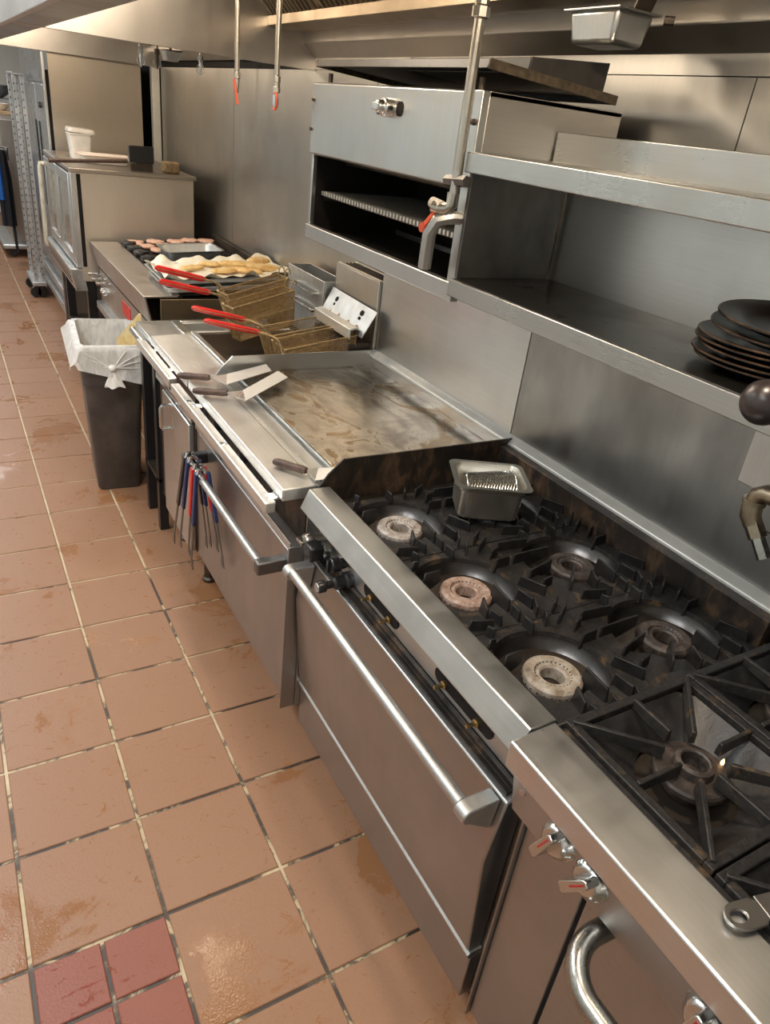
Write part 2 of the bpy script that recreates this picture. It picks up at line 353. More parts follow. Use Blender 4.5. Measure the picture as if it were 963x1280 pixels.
for i, (tx, ty) in enumerate(TROFFERS):
    t = thing('ceiling_light', TL[i], 'light', (tx, ty, 2.80), group='fluorescent panels over the aisle')
    part('diffuser', B(tx - .28, tx + .28, ty - .58, ty + .58, 2.762, 2.775), TUBEM, t)
    fr = MB()
    for q in ((-.31, -.28, -.61, .61), (.28, .31, -.61, .61), (-.28, .28, -.61, -.58), (-.28, .28, .58, .61)): fr.box(tx + q[0], tx + q[1], ty + q[2], ty + q[3], 2.758, 2.80)
    part('frame', fr, PAINT, t, bevel=.003)

# end partition of the cooking line: steel sheet, white pilaster and the dark gap beside it
t = thing('steel_partition', 'tall plain brownish steel partition panel behind the convection oven', 'partition', (0.93, 5.05, 0))
part('panel', B(.545, 1.165, 5.05, 5.075, .0, 1.96), steel('partition_steel', (0.48, 0.42, 0.345), 0.45, 'x', 0.15, (.3, .22, .14), .12, 1.5), t, bevel=.002)
part('edge_gap_shade', B(.522, .543, 5.052, 5.075, .0, 1.835), CAVITY, t)  # shade of the gap beside the panel, painted as a black strip
part('edge_trim', B(.505, .522, 5.045, 5.075, .0, 1.96), STEEL, t, bevel=.002)
struct('trim_1', B(1.24, 1.296, 5.035, 5.10, 0, 1.96), BEIGE, bevel=.004)

# ================================================================== HOODS
def hood(label, y0, y1, front_x, farend):
    t = thing('exhaust_hood', label, 'hood', (0.65, y0, 1.95))
    part('front_fascia', MB().prism([(front_x, 2.62), (front_x, 1.952), (front_x + .012, 1.946), (front_x + .012, 2.62)], 'y', y0, y1), HOODM, t, bevel=.002)
    part('front_lip', MB().prism([(front_x + .012, 1.946), (.205, 1.946), (.205, 1.975), (.19, 1.975), (.19, 1.958), (front_x + .012, 1.958)], 'y', y0, y1), DOORM, t, bevel=.0015)
    part('hood_roof', B(front_x, WX, y0, y1, 2.62, 2.635), HOODM, t)
    part('end_panel', B(.10, WX - .001, y1 - .012, y1, 1.942, 2.62), ENDM, t, bevel=.002)
    return t
h1 = hood('long steel exhaust hood over the griddle and the burners', -1.9, 2.30, .085, True)
# plenum ledge along the wall, gutter and baffle filters
part('plenum_ledge', MB().prism([(WX - .001, 2.125), (1.235, 2.118), (1.235, 2.037), (WX - .001, 1.988)], 'y', -1.9, 2.287), HOODM, h1, bevel=.003)
part('grease_gutter', MB().prism([(1.07, 2.112), (1.07, 2.078), (1.12, 2.066), (1.235, 2.08), (1.235, 2.095), (1.12, 2.08), (1.082, 2.086), (1.082, 2.112)], 'y', -1.9, 2.287), steel('gutter_steel', (.42, .35, .26), .36, 'y', .6, (.14, .09, .05)), h1, bevel=.0015)
fl0, fl1 = Vector((1.11, 0, 2.105)), Vector((.62, 0, 2.56))
FM = steel('filter_steel', (.46, .39, .30), .36, 'x', .55, (.14, .09, .05))
for k in range(8):
    ya = 2.283 - .50 * (k + 1); yb = ya + .496
    fr = MB(); d = (fl1 - fl0)
    Y = lambda v, y: Vector((v.x, y, v.z))
    fr.beam(Y(fl0, ya + .012), Y(fl1, ya + .012), .024, .04, (0, 1, 0)); fr.beam(Y(fl0, yb - .012), Y(fl1, yb - .012), .024, .04, (0, 1, 0))
    fr.beam(Y(fl0, ya), Y(fl0, yb), .03, .04); fr.beam(Y(fl1, ya), Y(fl1, yb), .03, .04)
    f = part('baffle_filter', fr, FM, h1, bevel=.0012)
    bf = MB()
    for q in range(12):
        yy = ya + .045 + q * .037
        for s_, o_ in ((0, 0.0), (1, .0185)):
            n_ = Vector((-.68, 0, -.73)) * (.014 if s_ == 0 else -.008)
            bf.beam(Y(fl0, yy + o_) + n_, Y(fl1, yy + o_) + n_, .004 if s_ else .020, .020 if s_ else .004, (0, 1, 0))
    part('baffles', bf, FM, f, kind='stuff')
part('filter_back', MB().plate([Y(fl0, -1.9) + Vector((.05, 0, .06)), Y(fl0, 2.28) + Vector((.05, 0, .06)), Y(fl1, 2.28) + Vector((.05, 0, .06)), Y(fl1, -1.9) + Vector((.05, 0, .06))], .004), CAVITY, h1)
h2 = hood('farther exhaust hood over the charbroiler and the oven', 2.305, 5.03, .085, True)
part('plenum_ledge', MB().prism([(WX - .001, 2.115), (1.235, 2.108), (1.235, 2.032), (WX - .001, 1.985)], 'y', 2.31, 5.017), HOODM, h2, bevel=.003)
part('filter_back', MB().plate([Y(fl0, 2.31), Y(fl0, 5.01), Y(fl1, 5.01), Y(fl1, 2.31)], .01), SOOT, h2)
# lamps in the hoods: jar globes in cages
for i, (x, y, z) in enumerate(HOOD_LAMPS):
    t = thing('hood_lamp', ['warm jar lamp under the hood above the griddle', 'warm jar lamp under the hood above the near burners', 'warm jar lamp under the far hood above the charbroiler'][i], 'lamp', (x, y, 2.62))
    part('lamp_base', MB().lathe([(0, 2.62), (.06, 2.62), (.06, 2.56), (.045, 2.53), (0, 2.53)], (x, y, 0), 20), ALU, t)
    part('globe', MB().lathe([(.034, 2.53), (.036, 2.49), (.026, 2.455), (0, 2.445)], (x, y, 0), 20), GLOBE, t)

# ================================================================== SIX-BURNER RANGE
RY0, RY1 = -.527, .372
t = r1 = thing('gas_range', 'six-burner gas range with cast iron bowl grates, black knobs and a wide oven door', 'range', (.8, -.08, 0))
part('body', B(.535, 1.125, RY0, RY1, .10, .885), SOOT, t, bevel=.003)
part('side_panel', B(.49, 1.12, RY1 - .001, RY1 + .004, .18, .86), DOORM, t)
part('near_side_panel', B(.535, 1.12, RY0 - .003, RY0, .12, .90), DOORM, t)
rail = MB().prism([(.547, .931), (.489, .931), (.466, .879), (.474, .874), (.494, .921), (.547, .921)], 'y', RY0, RY1)
part('landing_rail', rail, RAILM, t, bevel=.0025)
part('control_panel', MB().prism([(.536, .92), (.523, .765), (.535, .765), (.547, .92)], 'y', RY0 + .004, RY1 - .004), RAILM, t, bevel=.002)
part('rail_end', MB().prism([(.546, .928), (.49, .928), (.475, .885), (.525, .765), (.546, .765)], 'y', RY1 - .006, RY1 - .001), DOORM, t)
# long punched slots with the bare valve stems, and the three knobs left at the far end
for (ya, yb) in ((-.045, .085), (-.40, -.235)):
    sl = MB(); zc = .795; pr = []
    for a in range(-90, 91, 18): pr.append((yb + .017 * math.cos(rad(a)), zc + .017 * math.sin(rad(a))))
    for a in range(90, 271, 18): pr.append((ya + .017 * math.cos(rad(a)), zc + .017 * math.sin(rad(a))))
    sl.prism(pr, 'x', .5225, .535)
    part('slot', sl, CAVITY, t)
for y in (.062, -.028, -.258, -.372):
    part('valve_stem', MB().lathe([(0, .495), (.004, .495), (.0045, .515), (.009, .516), (.009, .54)], (0, y, .790), 10, 'x'), BRASS, t)
def knob_black(y, z, x0):
    k = MB().lathe([(0, x0 - .040), (.016, x0 - .040), (.019, x0 - .036), (.019, x0 - .016), (.014, x0 - .012), (.014, x0)], (0, y, z), 20, 'x')
    k.box(x0 - .048, x0 - .038, y - .004, y + .004, z - .018, z + .018)
    return k
part('knob', knob_black(.205, .800, .520), BLACKP, t, bevel=.001)
kb = part('knob', MB().box(.455, .495, .268, .312, .772, .815), BLACKP, t, bevel=.006)
part('knob_ring', MB().lathe([(.024, .494), (.026, .500), (.026, .512), (.018, .516)], (0, .288, .795), 24, 'x'), CHROME, kb)
k3 = part('knob', MB().lathe([(0, .432), (.014, .432), (.016, .436), (.016, .452), (.010, .458), (.010, .474), (.016, .480), (.018, .505), (.024, .510), (.024, .524)], (0, .172, .768), 18, 'x'), BLACKP, t)
part('knob_cap', MB().lathe([(0, .4305), (.011, .4305), (.012, .4325)], (0, .172, .768), 16, 'x'), ALU, k3)
part('gas_cock', MB().lathe([(0, .468), (.017, .468), (.020, .473), (.020, .49), (.011, .495), (.011, .53)], (0, .335, .800), 14, 'x'), PIPEM, t)
part('cock_tab', B(.452, .470, .318, .352, .796, .806), PIPEM, t, bevel=.001)
part('drip_trough', MB().prism([(.498, .742), (.523, .735), (.523, .764), (.512, .764), (.512, .750), (.498, .752)], 'y', RY0 + .02, RY1 - .05), RUSTY, t, bevel=.001)
# oven door with a raked upper quarter
door = part('oven_door', MB().prism([(.533, .748), (.490, .744), (.4685, .592), (.497, .288), (.533, .288)], 'y', RY0 + .006, RY1 - .004), DOORM, t, bevel=.004)
hx, hz = .425, .727
part('handle', MB().tube([(hx, -.475, hz), (hx, .300, hz + .004)], .0135, 16), ALU, door, label='long grey tubular towel-bar handle')
def bracket(y):
    pr = [(.487, .742), (.428, .742)] + [(hx - .002 + .017 * math.cos(rad(a)), hz - .002 + .017 * math.sin(rad(a))) for a in range(100, 271, 17)] + [(.478, .668)]
    return MB().prism(pr, 'y', y - .016, y + .016)
part('handle_bracket', bracket(-.492), ALU, door, bevel=.003); part('handle_bracket', bracket(.314), ALU, door, bevel=.003)
part('kick_panel', MB().prism([(.505, .118), (.505, .262), (.533, .262), (.533, .118)], 'y', RY0 + .002, RY1 - .002), DOORM, t, bevel=.003)
part('kick_ledge', MB().prism([(.4965, .274), (.4965, .278), (.502, .284), (.533, .284), (.533, .263), (.504, .263)], 'y', RY0 + .002, RY1 - .002), STEELH, t)
for (x, y) in ((.60, RY0 + .08), (.60, RY1 - .08), (1.05, RY0 + .08), (1.05, RY1 - .08)):
    part('leg', MB().lathe([(.025, .118), (.022, .02), (.03, .015), (.03, 0), (0, 0)], (x, y, 0), 14), SOOT, t)
part('riser', B(1.098, 1.128, RY0, RY1, .885, .985), RUSTY, t, bevel=.002)
part('cooktop_tray', B(.548, 1.10, RY0 + .002, RY1 - .002, .868, .874), CAVITY, t)

# grates: square casting, deep round bowl and a crown of standing ribs
GY = .284
def grate_mb(xa, xb):
    """square cast plate with a deep round bowl whose front lip runs in close to the burner"""
    plate, bowl = MB(), MB(); n = 72; hy_ = GY / 2 - .001
    def lim(a):
        c_, s_ = math.cos(a), math.sin(a); return min((xb if c_ > 0 else -xa) / max(abs(c_), 1e-6), hy_ / max(abs(s_), 1e-6))
    angs = [2 * PI * i / n for i in range(n)]
    for cx_ in (xa, xb):
        for cy_ in (hy_, -hy_):
            a0 = math.atan2(cy_, cx_) % (2 * PI); j = min(range(n), key=lambda i: abs((angs[i] - a0 + PI) % (2 * PI) - PI)); angs[j] = a0
    pv = []; bv = []
    for a in angs:
        d = abs((math.degrees(a) - 255 + 180) % 360 - 180)
        f = min(1, max(0, (d - 46) / 26)); f = f * f * (3 - 2 * f); k = lim(a); R = min(.064 + (.120 - .064) * f, k * .95); dp = 1 - f
        c_, sn = math.cos(a), math.sin(a); P = lambda r, z: (r * c_, r * sn, z)
        pv += [P(k, -.016), P(k, 0), P(min(max(R + .003, .125 * dp), k * .985), .0), P(R, .001 - .013 * dp), P(R * .985, -.010 - .012 * dp)]
        bv += [P(R * .985, -.010 - .012 * dp), P(R * .80 + .012 * f, -.040), P(min(R * .78, .056 + .022 * f), -.052), P(.048, -.058)]
    pf = []; bf = []
    for i in range(n):
        j = (i + 1) % n
        for k in range(4): pf.append((i * 5 + k, j * 5 + k, j * 5 + k + 1, i * 5 + k + 1))
        for k in range(3): bf.append((i * 4 + k, j * 4 + k, j * 4 + k + 1, i * 4 + k + 1))
    return plate.add(pv, pf), bowl.add(bv, bf)
RIBS = [((.044, -.029), (.038, -.098), -.03), ((.036, -.106), (.033, -.139), 0), ((.083, -.064), (.089, -.112), -.01), ((.099, -.102), (.078, -.139), 0), ((.118, -.026), (.149, -.085), 0), ((.105, .044), (.150, .046), -.01),
        ((-.032, -.034), (-.088, -.088), -.02), ((-.008, -.063), (-.027, -.108), -.015), ((-.020, -.105), (-.012, -.138), 0), ((-.088, -.120), (-.032, -.139), 0), ((-.150, .104), (-.064, .097), -.01), ((-.150, .047), (-.036, .050), -.03),
        ((-.150, -.018), (-.067, .003), -.02), ((.105, .110), (.148, .138), -.005), ((.034, .139), (.035, .104), -.02), ((-.060, .139), (-.050, .118), -.01), ((.150, -.118), (.120, -.139), 0), ((-.148, -.060), (-.112, -.052), 0), ((.092, .139), (.075, .112), -.01), ((.150, .092), (.118, .078), -.01)]
def rib_list(xa):
    out = []
    for (p, q, zl) in RIBS:
        if q[0] < xa + .02: continue
        if p[0] < xa: p = (xa, p[1] + (q[1] - p[1]) * (xa - p[0]) / (q[0] - p[0]))
        out.append((p, q, zl))
    return out
def rib_mb(p, q, zl):
    th = .0062; p = Vector((*p, 0)); q = Vector((*q, 0)); e = (q - p).normalized(); w_ = Vector((-e.y, e.x, 0)) * th / 2; u = lambda z: Vector((0, 0, z)); h = .025
    return MB().hexa([p - w_ + u(zl - .003), p + w_ + u(zl - .003), q + w_ + u(-.003), q - w_ + u(-.003),
                 p + e * .004 - w_ * .8 + u(h), p + e * .004 + w_ * .8 + u(h), q - e * .004 + w_ * .8 + u(h), q - e * .004 - w_ * .8 + u(h)])
BOWLM = steel('burnished_bowl_iron', (.115, .108, .104), .30, 'x', .7, (.018, .015, .013), .16, 9, True)
def make_grate(xa, xb):
    pm, bm_ = grate_mb(xa, xb)
    g = part('grate', pm, GRATE, None, local=True, angle=40); part('bowl', bm_, BOWLM, g, local=True, angle=50)
    for (p, q, zl) in rib_list(xa): part('rib', rib_mb(p, q, zl), IRON, g, local=True, bevel=.0012)
    return g
gm = make_grate(-.084, .152); gm2 = make_grate(-.153, .152)
def burner_mb():
    return MB().lathe([(.021, -.030), (.021, -.006), (.024, -.002), (.030, -.003), (.033, .001), (.046, .0015), (.051, -.003), (.053, -.012), (.050, -.020), (.040, -.036)], (0, 0, 0), 40)
def holes_mb():
    mb = MB()
    for i in range(26):
        a = 2 * PI * i / 26; c_, s_ = math.cos(a), math.sin(a)
        mb.lathe([(0, .0002), (.0013, .0002), (.0013, -.003)], (.0318 * c_, .0318 * s_, .0), 6)
        mb.lathe([(0, .0538), (.0015, .0538), (.0015, .050)], (0, 0, -.011), 6, 'x'); k = len(mb.v) - 18
        M = rot('Z', 360 * (i + .5) / 26); mb.v[k:] = [M @ v_ for v_ in mb.v[k:]]
    return mb
bl = part('burner_ring', burner_mb(), BURN, None, local=True); part('gas_ports', holes_mb(), CAVITY, bl, local=True, kind='stuff')
bd = part('burner_ring', burner_mb(), BURND, None, local=True); part('gas_ports', holes_mb(), CAVITY, bd, local=True, kind='stuff')
for ix, x in enumerate((.634, .940)):
    for iy, y in enumerate((.148, -.138, -.422)):
        g = (gm, gm2)[ix] if iy == 0 else copy_tree((gm, gm2)[ix])
        bu = (bl, bd)[ix] if iy == 0 else copy_tree((bl, bd)[ix])
        g.parent = t; g.location = Vector((x, y, .922)) - Vector(t.location)
        bu.parent = t; bu.location = Vector((x, y, .917)) - Vector(t.location); bu.scale = (1.10, 1.10, 1)
        if ix == 0 and iy: bu.data = bu.data.copy(); bu.data.materials[0] = (BURN, BURNR, BURNT)[iy]

# ================================================================== NEAR RANGE
NY0, NY1 = -1.45, -.552
t = r2 = thing('gas_range', 'nearest gas range with open star grates, chrome knobs and a curved oven handle', 'range', (.8, -1.0, 0))
part('body', B(.56, 1.125, NY0, NY1, .10, .885), SOOT, t, bevel=.003)
part('landing_rail', MB().prism([(.511, .965), (.418, .961), (.420, .906), (.430, .906), (.430, .950), (.511, .954)], 'y', NY0, NY1), RAILN, t, bevel=.004)
part('control_panel', MB().prism([(.438, .905), (.463, .785), (.55, .785), (.55, .905)], 'y', NY0, NY1 - .002), DOORM, t, bevel=.003)
part('side_panel', B(.505, 1.12, NY1 - .003, NY1, .10, .955), DOORM, t)
part('front_stile', B(.515, .57, -.70, NY1 - .004, .11, .783), DOORM, t, bevel=.003)
part('stile_screw', MB().lathe([(0, .444), (.006, .444), (.006, .460)], (0, NY1 - .03, .862), 10, 'x'), CHROME, t)
dr = part('oven_door', B(.500, .57, NY0, -.716, .20, .778), DOORM, t, bevel=.004)
hp = [(.505, -.772, .757), (.455, -.770, .757)] + [(.455 - .063 * math.sin(rad(a)), -.770 - .063 * (1 - math.cos(rad(a))), .757 - .020 * a / 90) for a in range(10, 91, 10)] + [(.392, -1.10, .735), (.392, -1.40, .735)]
part('handle', MB().tube(hp, .0175, 16), HANDLEM, dr, label='thick curved chrome oven handle with worn black end')
part('lower_panel', B(.508, .57, NY0, -.716, .06, .19), CHROME, t, bevel=.003)
def chrome_knob(y, ang):
    M = tr(.449, y, .857) @ rot('Y', 12) 
    k = MB().lathe([(0, -.020), (.020, -.020), (.0265, -.014), (.0285, -.006), (.033, -.002), (.033, .004)], (0, 0, 0), 28, 'x')
    k.prism([(-.0085, -.020), (-.0065, -.025), (.0065, -.025), (.0085, -.020), (.0070, .024), (.0045, .029), (-.0045, .029), (-.0070, .024)], 'x', -.047, -.020)
    return k, M
for i, y in enumerate((-.672, -.742, -.945, -1.02)):
    k, M = chrome_knob(y, 0); M = M @ rot('X', (20, 38, 10, 0)[i])
    kk = part('knob', k.xf(M), CHROME, t, bevel=.0015)
    part('red_mark', MB().box(-.0478, -.0466, -.0014, .0014, -.004, .024).xf(M), MARKR, kk)
part('grate_frame_rail', B(.511, .535, NY0, NY1 - .004, .905, .948), GRATE, t, bevel=.003)
part('spill_tray', B(.535, 1.10, NY0, NY1 - .004, .868, .874), SOOT, t)
# open grates: square frame with eight arms aimed at the burner
def star_grate():
    mb = MB(); hx_, hy_ = .148, .147; w_ = .016
    mb.box(-hx_, hx_, -hy_, -hy_ + w_, -.014, 0).box(-hx_, hx_, hy_ - w_, hy_, -.014, 0).box(-hx_, -hx_ + w_, -hy_ + w_, hy_ - w_, -.014, 0).box(hx_ - w_, hx_, -hy_ + w_, hy_ - w_, -.014, 0)
    return mb
ARMS = [(-.148, -.147, .050), (.148, -.147, .050), (.148, .147, .050), (-.148, .147, .050), (0, .147, .055), (0, -.147, .040), (-.148, 0, .040), (.148, 0, .055)]
def star_arm(x, y, r1):
    p = Vector((x, y, 0)); L = p.length; d = p / L; a = d * (L - .012); b_ = d * r1
    s_ = Vector((-d.y, d.x, 0)) * .0055; u = lambda z: Vector((0, 0, z))
    return MB().hexa([a - s_ + u(-.012), a + s_ + u(-.012), b_ + s_ + u(-.020), b_ - s_ + u(-.020), a - s_ * .7 + u(.006), a + s_ * .7 + u(.006), b_ + s_ * .7 + u(.005), b_ - s_ * .7 + u(.005)])
def deflector():
    """sloping cast walls between the arms, falling to the round burner opening"""
    mb = MB(); hx_, hy_ = .132, .131; n = 32; vs = []; fs = []
    for i in range(n):
        a = 2 * PI * (i + .5) / n; c_, s_ = math.cos(a), math.sin(a); k = min(hx_ / abs(c_), hy_ / abs(s_))
        vs += [(c_ * k, s_ * k, -.014), (c_ * (.35 * k + .65 * .082), s_ * (.35 * k + .65 * .082), -.046), (.082 * c_, .082 * s_, -.062)]
    for i in range(n):
        j = (i + 1) % n
        fs += [(i * 3, j * 3, j * 3 + 1, i * 3 + 1), (i * 3 + 1, j * 3 + 1, j * 3 + 2, i * 3 + 2)]
    return mb.add(vs, fs)
DEFL = food('burnt_casting', (.008, .007, .006), (.022, .019, .017), (.045, .042, .042), 16, .40)
sg = part('grate', star_grate(), GRATE, None, local=True, bevel=.002); [part('arm', star_arm(*q), GRATE, sg, local=True, bevel=.0018) for q in ARMS]; part('deflector', deflector(), DEFL, sg, local=True)
b2 = part('burner_ring', MB().lathe([(.0, -.02), (.021, -.02), (.0215, .008), (.024, .011), (.031, .008), (.033, -.006), (.058, -.008), (.061, -.012), (.061, -.020), (.040, -.026), (.036, -.05)], (0, 0, 0), 40), BURND, None, local=True)
first = True
for x in (.683, .983):
    for y in (-.698, -.996, -1.294):
        g = sg if first else copy_tree(sg); bu = b2 if first else copy_tree(b2); first = False
        g.parent = t; g.location = Vector((x, y, .957)) - Vector(t.location)
        bu.parent = t; bu.location = Vector((x, y, .938)) - Vector(t.location)
part('pilot_flame', MB().lathe([(0, .928), (.0025, .931), (.003, .935), (.0015, .940), (0, .943)], (.738, -.712, 0), 10), FLAME, t)
part('riser', B(1.098, 1.128, NY0, NY1, .885, .985), RUSTY, t, bevel=.002)
for (x, y) in ((.62, NY1 - .08), (1.05, NY1 - .08), (.62, NY0 + .08), (1.05, NY0 + .08)):
    part('leg', MB().lathe([(.025, .11), (.022, .02), (.03, .015), (.03, 0), (0, 0)], (x, y, 0), 14), SOOT, t)

# steel backguard behind the ranges: two sheets, a rolled bead below, and the double shelf
t = thing('range_backguard', 'smoky steel backguard sheets with a bright rolled bead behind the burners and griddle', 'backsplash', (1.16, 0, .96))
part('sheet', B(1.160, 1.172, -1.45, .405, .99, 1.45), BACKM, t, bevel=.001); part('sheet', B(1.1605, 1.1725, .409, 1.262, .99, 1.45), STEELH, t, bevel=.001)
part('bead', MB().prism([(1.160, 1.004), (1.150, 1.002), (1.133, .989), (1.131, .980), (1.138, .976), (1.162, .986)], 'y', -1.45, 1.262), BEADW, t, bevel=.002)
part('support', B(1.172, 1.20, -1.45, 1.262, .60, 1.0), SOOT, t)
t = thing('double_shelf', 'two-deck stainless shelf with an upturned back edge above the burners', 'shelf', (.98, -.5, 1.43))
SY0 = -1.45
part('lower_deck', MB().prism([(.80, 1.470), (.80, 1.430), (.815, 1.430), (.815, 1.455), (1.168, 1.455), (1.168, 1.470)], 'y', SY0, .336), SHELFM, t, bevel=.0022)
part('upper_deck', MB().prism([(.80, 1.742), (.80, 1.700), (.815, 1.700), (.815, 1.728), (1.046, 1.728), (1.046, 1.742)], 'y', SY0, .338), SHELFM, t, bevel=.0022)
part('upturned_edge', MB().prism([(1.046, 1.728), (1.056, 1.728), (1.056, 1.803), (1.046, 1.803)], 'y', SY0, .335), SHELFM, t, bevel=.0015)
part('back_panel', B(1.112, 1.120, SY0, .335, 1.47, 1.728), STEELH, t)
for y in (.30, -.5, -1.3): part('gusset', B(1.056, 1.158, y - .003, y + .003, 1.745, 1.775), DULL, t)
part('deck_shade', B(.806, 1.110, SY0, .326, 1.4702, 1.4712), DECKM, t)  # thin dark sheet, carries the shade on the lower deck
part('end_panel', B(.815, 1.095, .326, .336, 1.4715, 1.728), DULL, t, bevel=.001)  # dark steel here paints in the reflection of the shadowed shelf inside

# ================================================================== GRIDDLE RANGE
QY0, QY1 = .378, 1.266
t = gr = thing('griddle_range', 'griddle range with a browned steel plate, splash guards and tongs on its oven handle', 'range', (.8, .82, 0))
part('body', B(.50, 1.12, QY0 + .01, QY1 - .01, .21, .90), SOOT, t, bevel=.003)
part('side_panel', B(.445, 1.10, QY0 + .001, QY0 + .008, .178, .755), DOORM, t, bevel=.001)
part('side_panel', B(.48, 1.10, QY1 - .008, QY1, .20, .90), DOORM, t)
part('griddle_plate', B(.600, 1.148, QY0 + .007, QY1 - .007, .915, .938), GRIDM, t, bevel=.0015)
part('grease_gutter', MB().prism([(.545, .905), (.598, .905), (.598, .936), (.594, .938), (.5925, .912), (.585, .910), (.584, .924), (.545, .924)], 'y', QY0 + .006, QY1 - .006), RAILM, t)
def splash(ya, yb): return MB().prism([(.518, .880), (.518, .925), (.545, .962), (.585, 1.0), (1.156, 1.0), (1.156, .880)], 'y', ya, yb)
part('splash_guard', splash(QY0, QY0 + .005), RUSTY, t, label='scorched brown splash guard beside the burners')
part('splash_guard', splash(QY1 - .005, QY1), STEELH, t)
part('splash_inner', MB().prism([(.525, .925), (.547, .960), (.586, .996), (1.15, .996), (1.15, .925)], 'y', QY0 + .0052, QY0 + .007), STEELH, t)
part('splash_back', B(1.148, 1.156, QY0 + .005, QY1 - .005, .93, .999), STEELH, t)
tray = MB().box(.428, .545, QY0 + .022, QY1 + .002, .888, .923)
part('plate_tray', tray, TRAYM, t, bevel=.003)
part('tray_seam', B(.527, .5285, QY0 + .03, QY1 - .01, .9228, .9236), SOOT, t)
part('front_bar', B(.386, .417, .412, 1.345, .852, .884), TRAYM, t, bevel=.004)
for y in (.445, 1.115):
    part('bar_bracket', MB().prism([(.400, .886), (.424, .886), (.436, .906), (.436, .878), (.400, .872)], 'y', y - .018, y + .018), CHROME, t, bevel=.003)
for y in (.80, 1.16):
    part('bar_bolt', MB().lathe([(0, .8875), (.010, .8870), (.012, .884)], (.402, y, 0), 16), CHROME, t)
part('control_recess', B(.492, .502, QY0 + .01, QY1 - .01, .74, .89), RUSTY, t)
part('recess_shelf', MB().prism([(.449, .742), (.500, .742), (.500, .752), (.462, .752), (.455, .768), (.449, .768)], 'y', QY0 + .005, QY1 - .002), STEELH, t, bevel=.001)
for y in (.56, .82, 1.08):
    part('gas_valve', MB().lathe([(0, .455), (.016, .458), (.018, .48), (.01, .485), (.01, .495)], (0, y, .82), 14, 'x'), BLACKP, t)
dr = part('oven_door', MB().prism([(.452, .735), (.452, .215), (.470, .205), (.500, .205), (.500, .735)], 'y', QY0 + .012, 1.235), DOORM, t, bevel=.004)
part('handle', MB().tube([(.383, .435, .690), (.383, 1.125, .686)], .0125, 16), ALU, dr, label='grey tubular oven handle the tongs hang on')
part('handle_bracket', B(.368, .455, .405, .437, .664, .704), DULL, dr, bevel=.005, label='worn blackened end bracket'); part('handle_bracket', B(.368, .455, 1.122, 1.152, .664, .704), BLACKP, dr, bevel=.005)
part('door_stile', B(.456, .50, 1.238, QY1, .205, .735), DOORM, t)
def caster(x, y, r=.05, ztop=.21):
    return MB().lathe([(0, -.018), (r - .006, -.018), (r, -.012), (r, .012), (r - .006, .018), (0, .018)], (x, y, r), 22, 'y').box(x - .012, x + .018, y - .026, y - .021, r, r + .05).box(x - .012, x + .018, y + .021, y + .026, r, r + .05).box(x - .02, x + .024, y - .03, y + .03, r + .05, ztop)
for (x, y) in ((.62, QY0 + .22), (.58, QY1 - .14), (1.05, QY0 + .22), (1.05, QY1 - .14)): part('caster', caster(x, y), BLACKP, t)

# turners lying across the tray and the griddle plate
def turner(label, hp, hq, bl, tipz):
    hp, hq = Vector(hp), Vector(hq); d = (hq - hp).normalized(); sd = d.cross(Vector((0, 0, 1))).normalized()
    t = thing('griddle_turner', label, 'spatula', tuple(hp), group='turners on the griddle')
    n_ = 8; pts = [hp + (hq - hp) * (i / n_) for i in range(n_ + 1)]
    part('handle', MB().tube(pts, [.008, .0115, .0125, .0118, .0108, .0105, .0110, .0115, .0095], 12), WOOD, t)
    b0 = (Vector(bl[0]) + Vector(bl[1])) / 2
    part('tang', MB().hexa([hq - d * .01 + sd * .008 + Vector((0, 0, -.0012)), hq - d * .01 - sd * .008 + Vector((0, 0, -.0012)), Vector(bl[1]) + Vector((0, 0, -.0012)), Vector(bl[0]) + Vector((0, 0, -.0012)),
                           hq - d * .01 + sd * .008 + Vector((0, 0, .0012)), hq - d * .01 - sd * .008 + Vector((0, 0, .0012)), Vector(bl[1]) + Vector((0, 0, .0012)), Vector(bl[0]) + Vector((0, 0, .0012))]), STEEL, t)
    part('blade', MB().plate(bl, .0016), BLADEM, t)
    for f in (.25, .7):
        pp = hp + (hq - hp) * f; part('rivet', MB().lathe([(0, .0125), (.003, .012), (.0035, .010)], tuple(pp), 10), BRASS, t)
turner('turner nearest the fryers, dark wood handle, long bright blade across the gutter', (.396, 1.278, .936), (.486, 1.211, .945), [(.545, 1.205, .955), (.514, 1.112, .952), (.698, 1.176, .968), (.706, 1.250, .968)], 0)
turner('turner with dark wood handle lying just in front of the one by the fryers', (.404, 1.121, .936), (.496, 1.053, .945), [(.545, 1.040, .955), (.525, .955, .952), (.729, 1.101, .968), (.721, 1.172, .968)], 0)
turner('short turner with brown wood handle at the burner end of the griddle tray', (.459, .541, .936), (.517, .457, .940), [(.560, .470, .934), (.520, .405, .934), (.600, .385, .945), (.632, .440, .944)], 0)

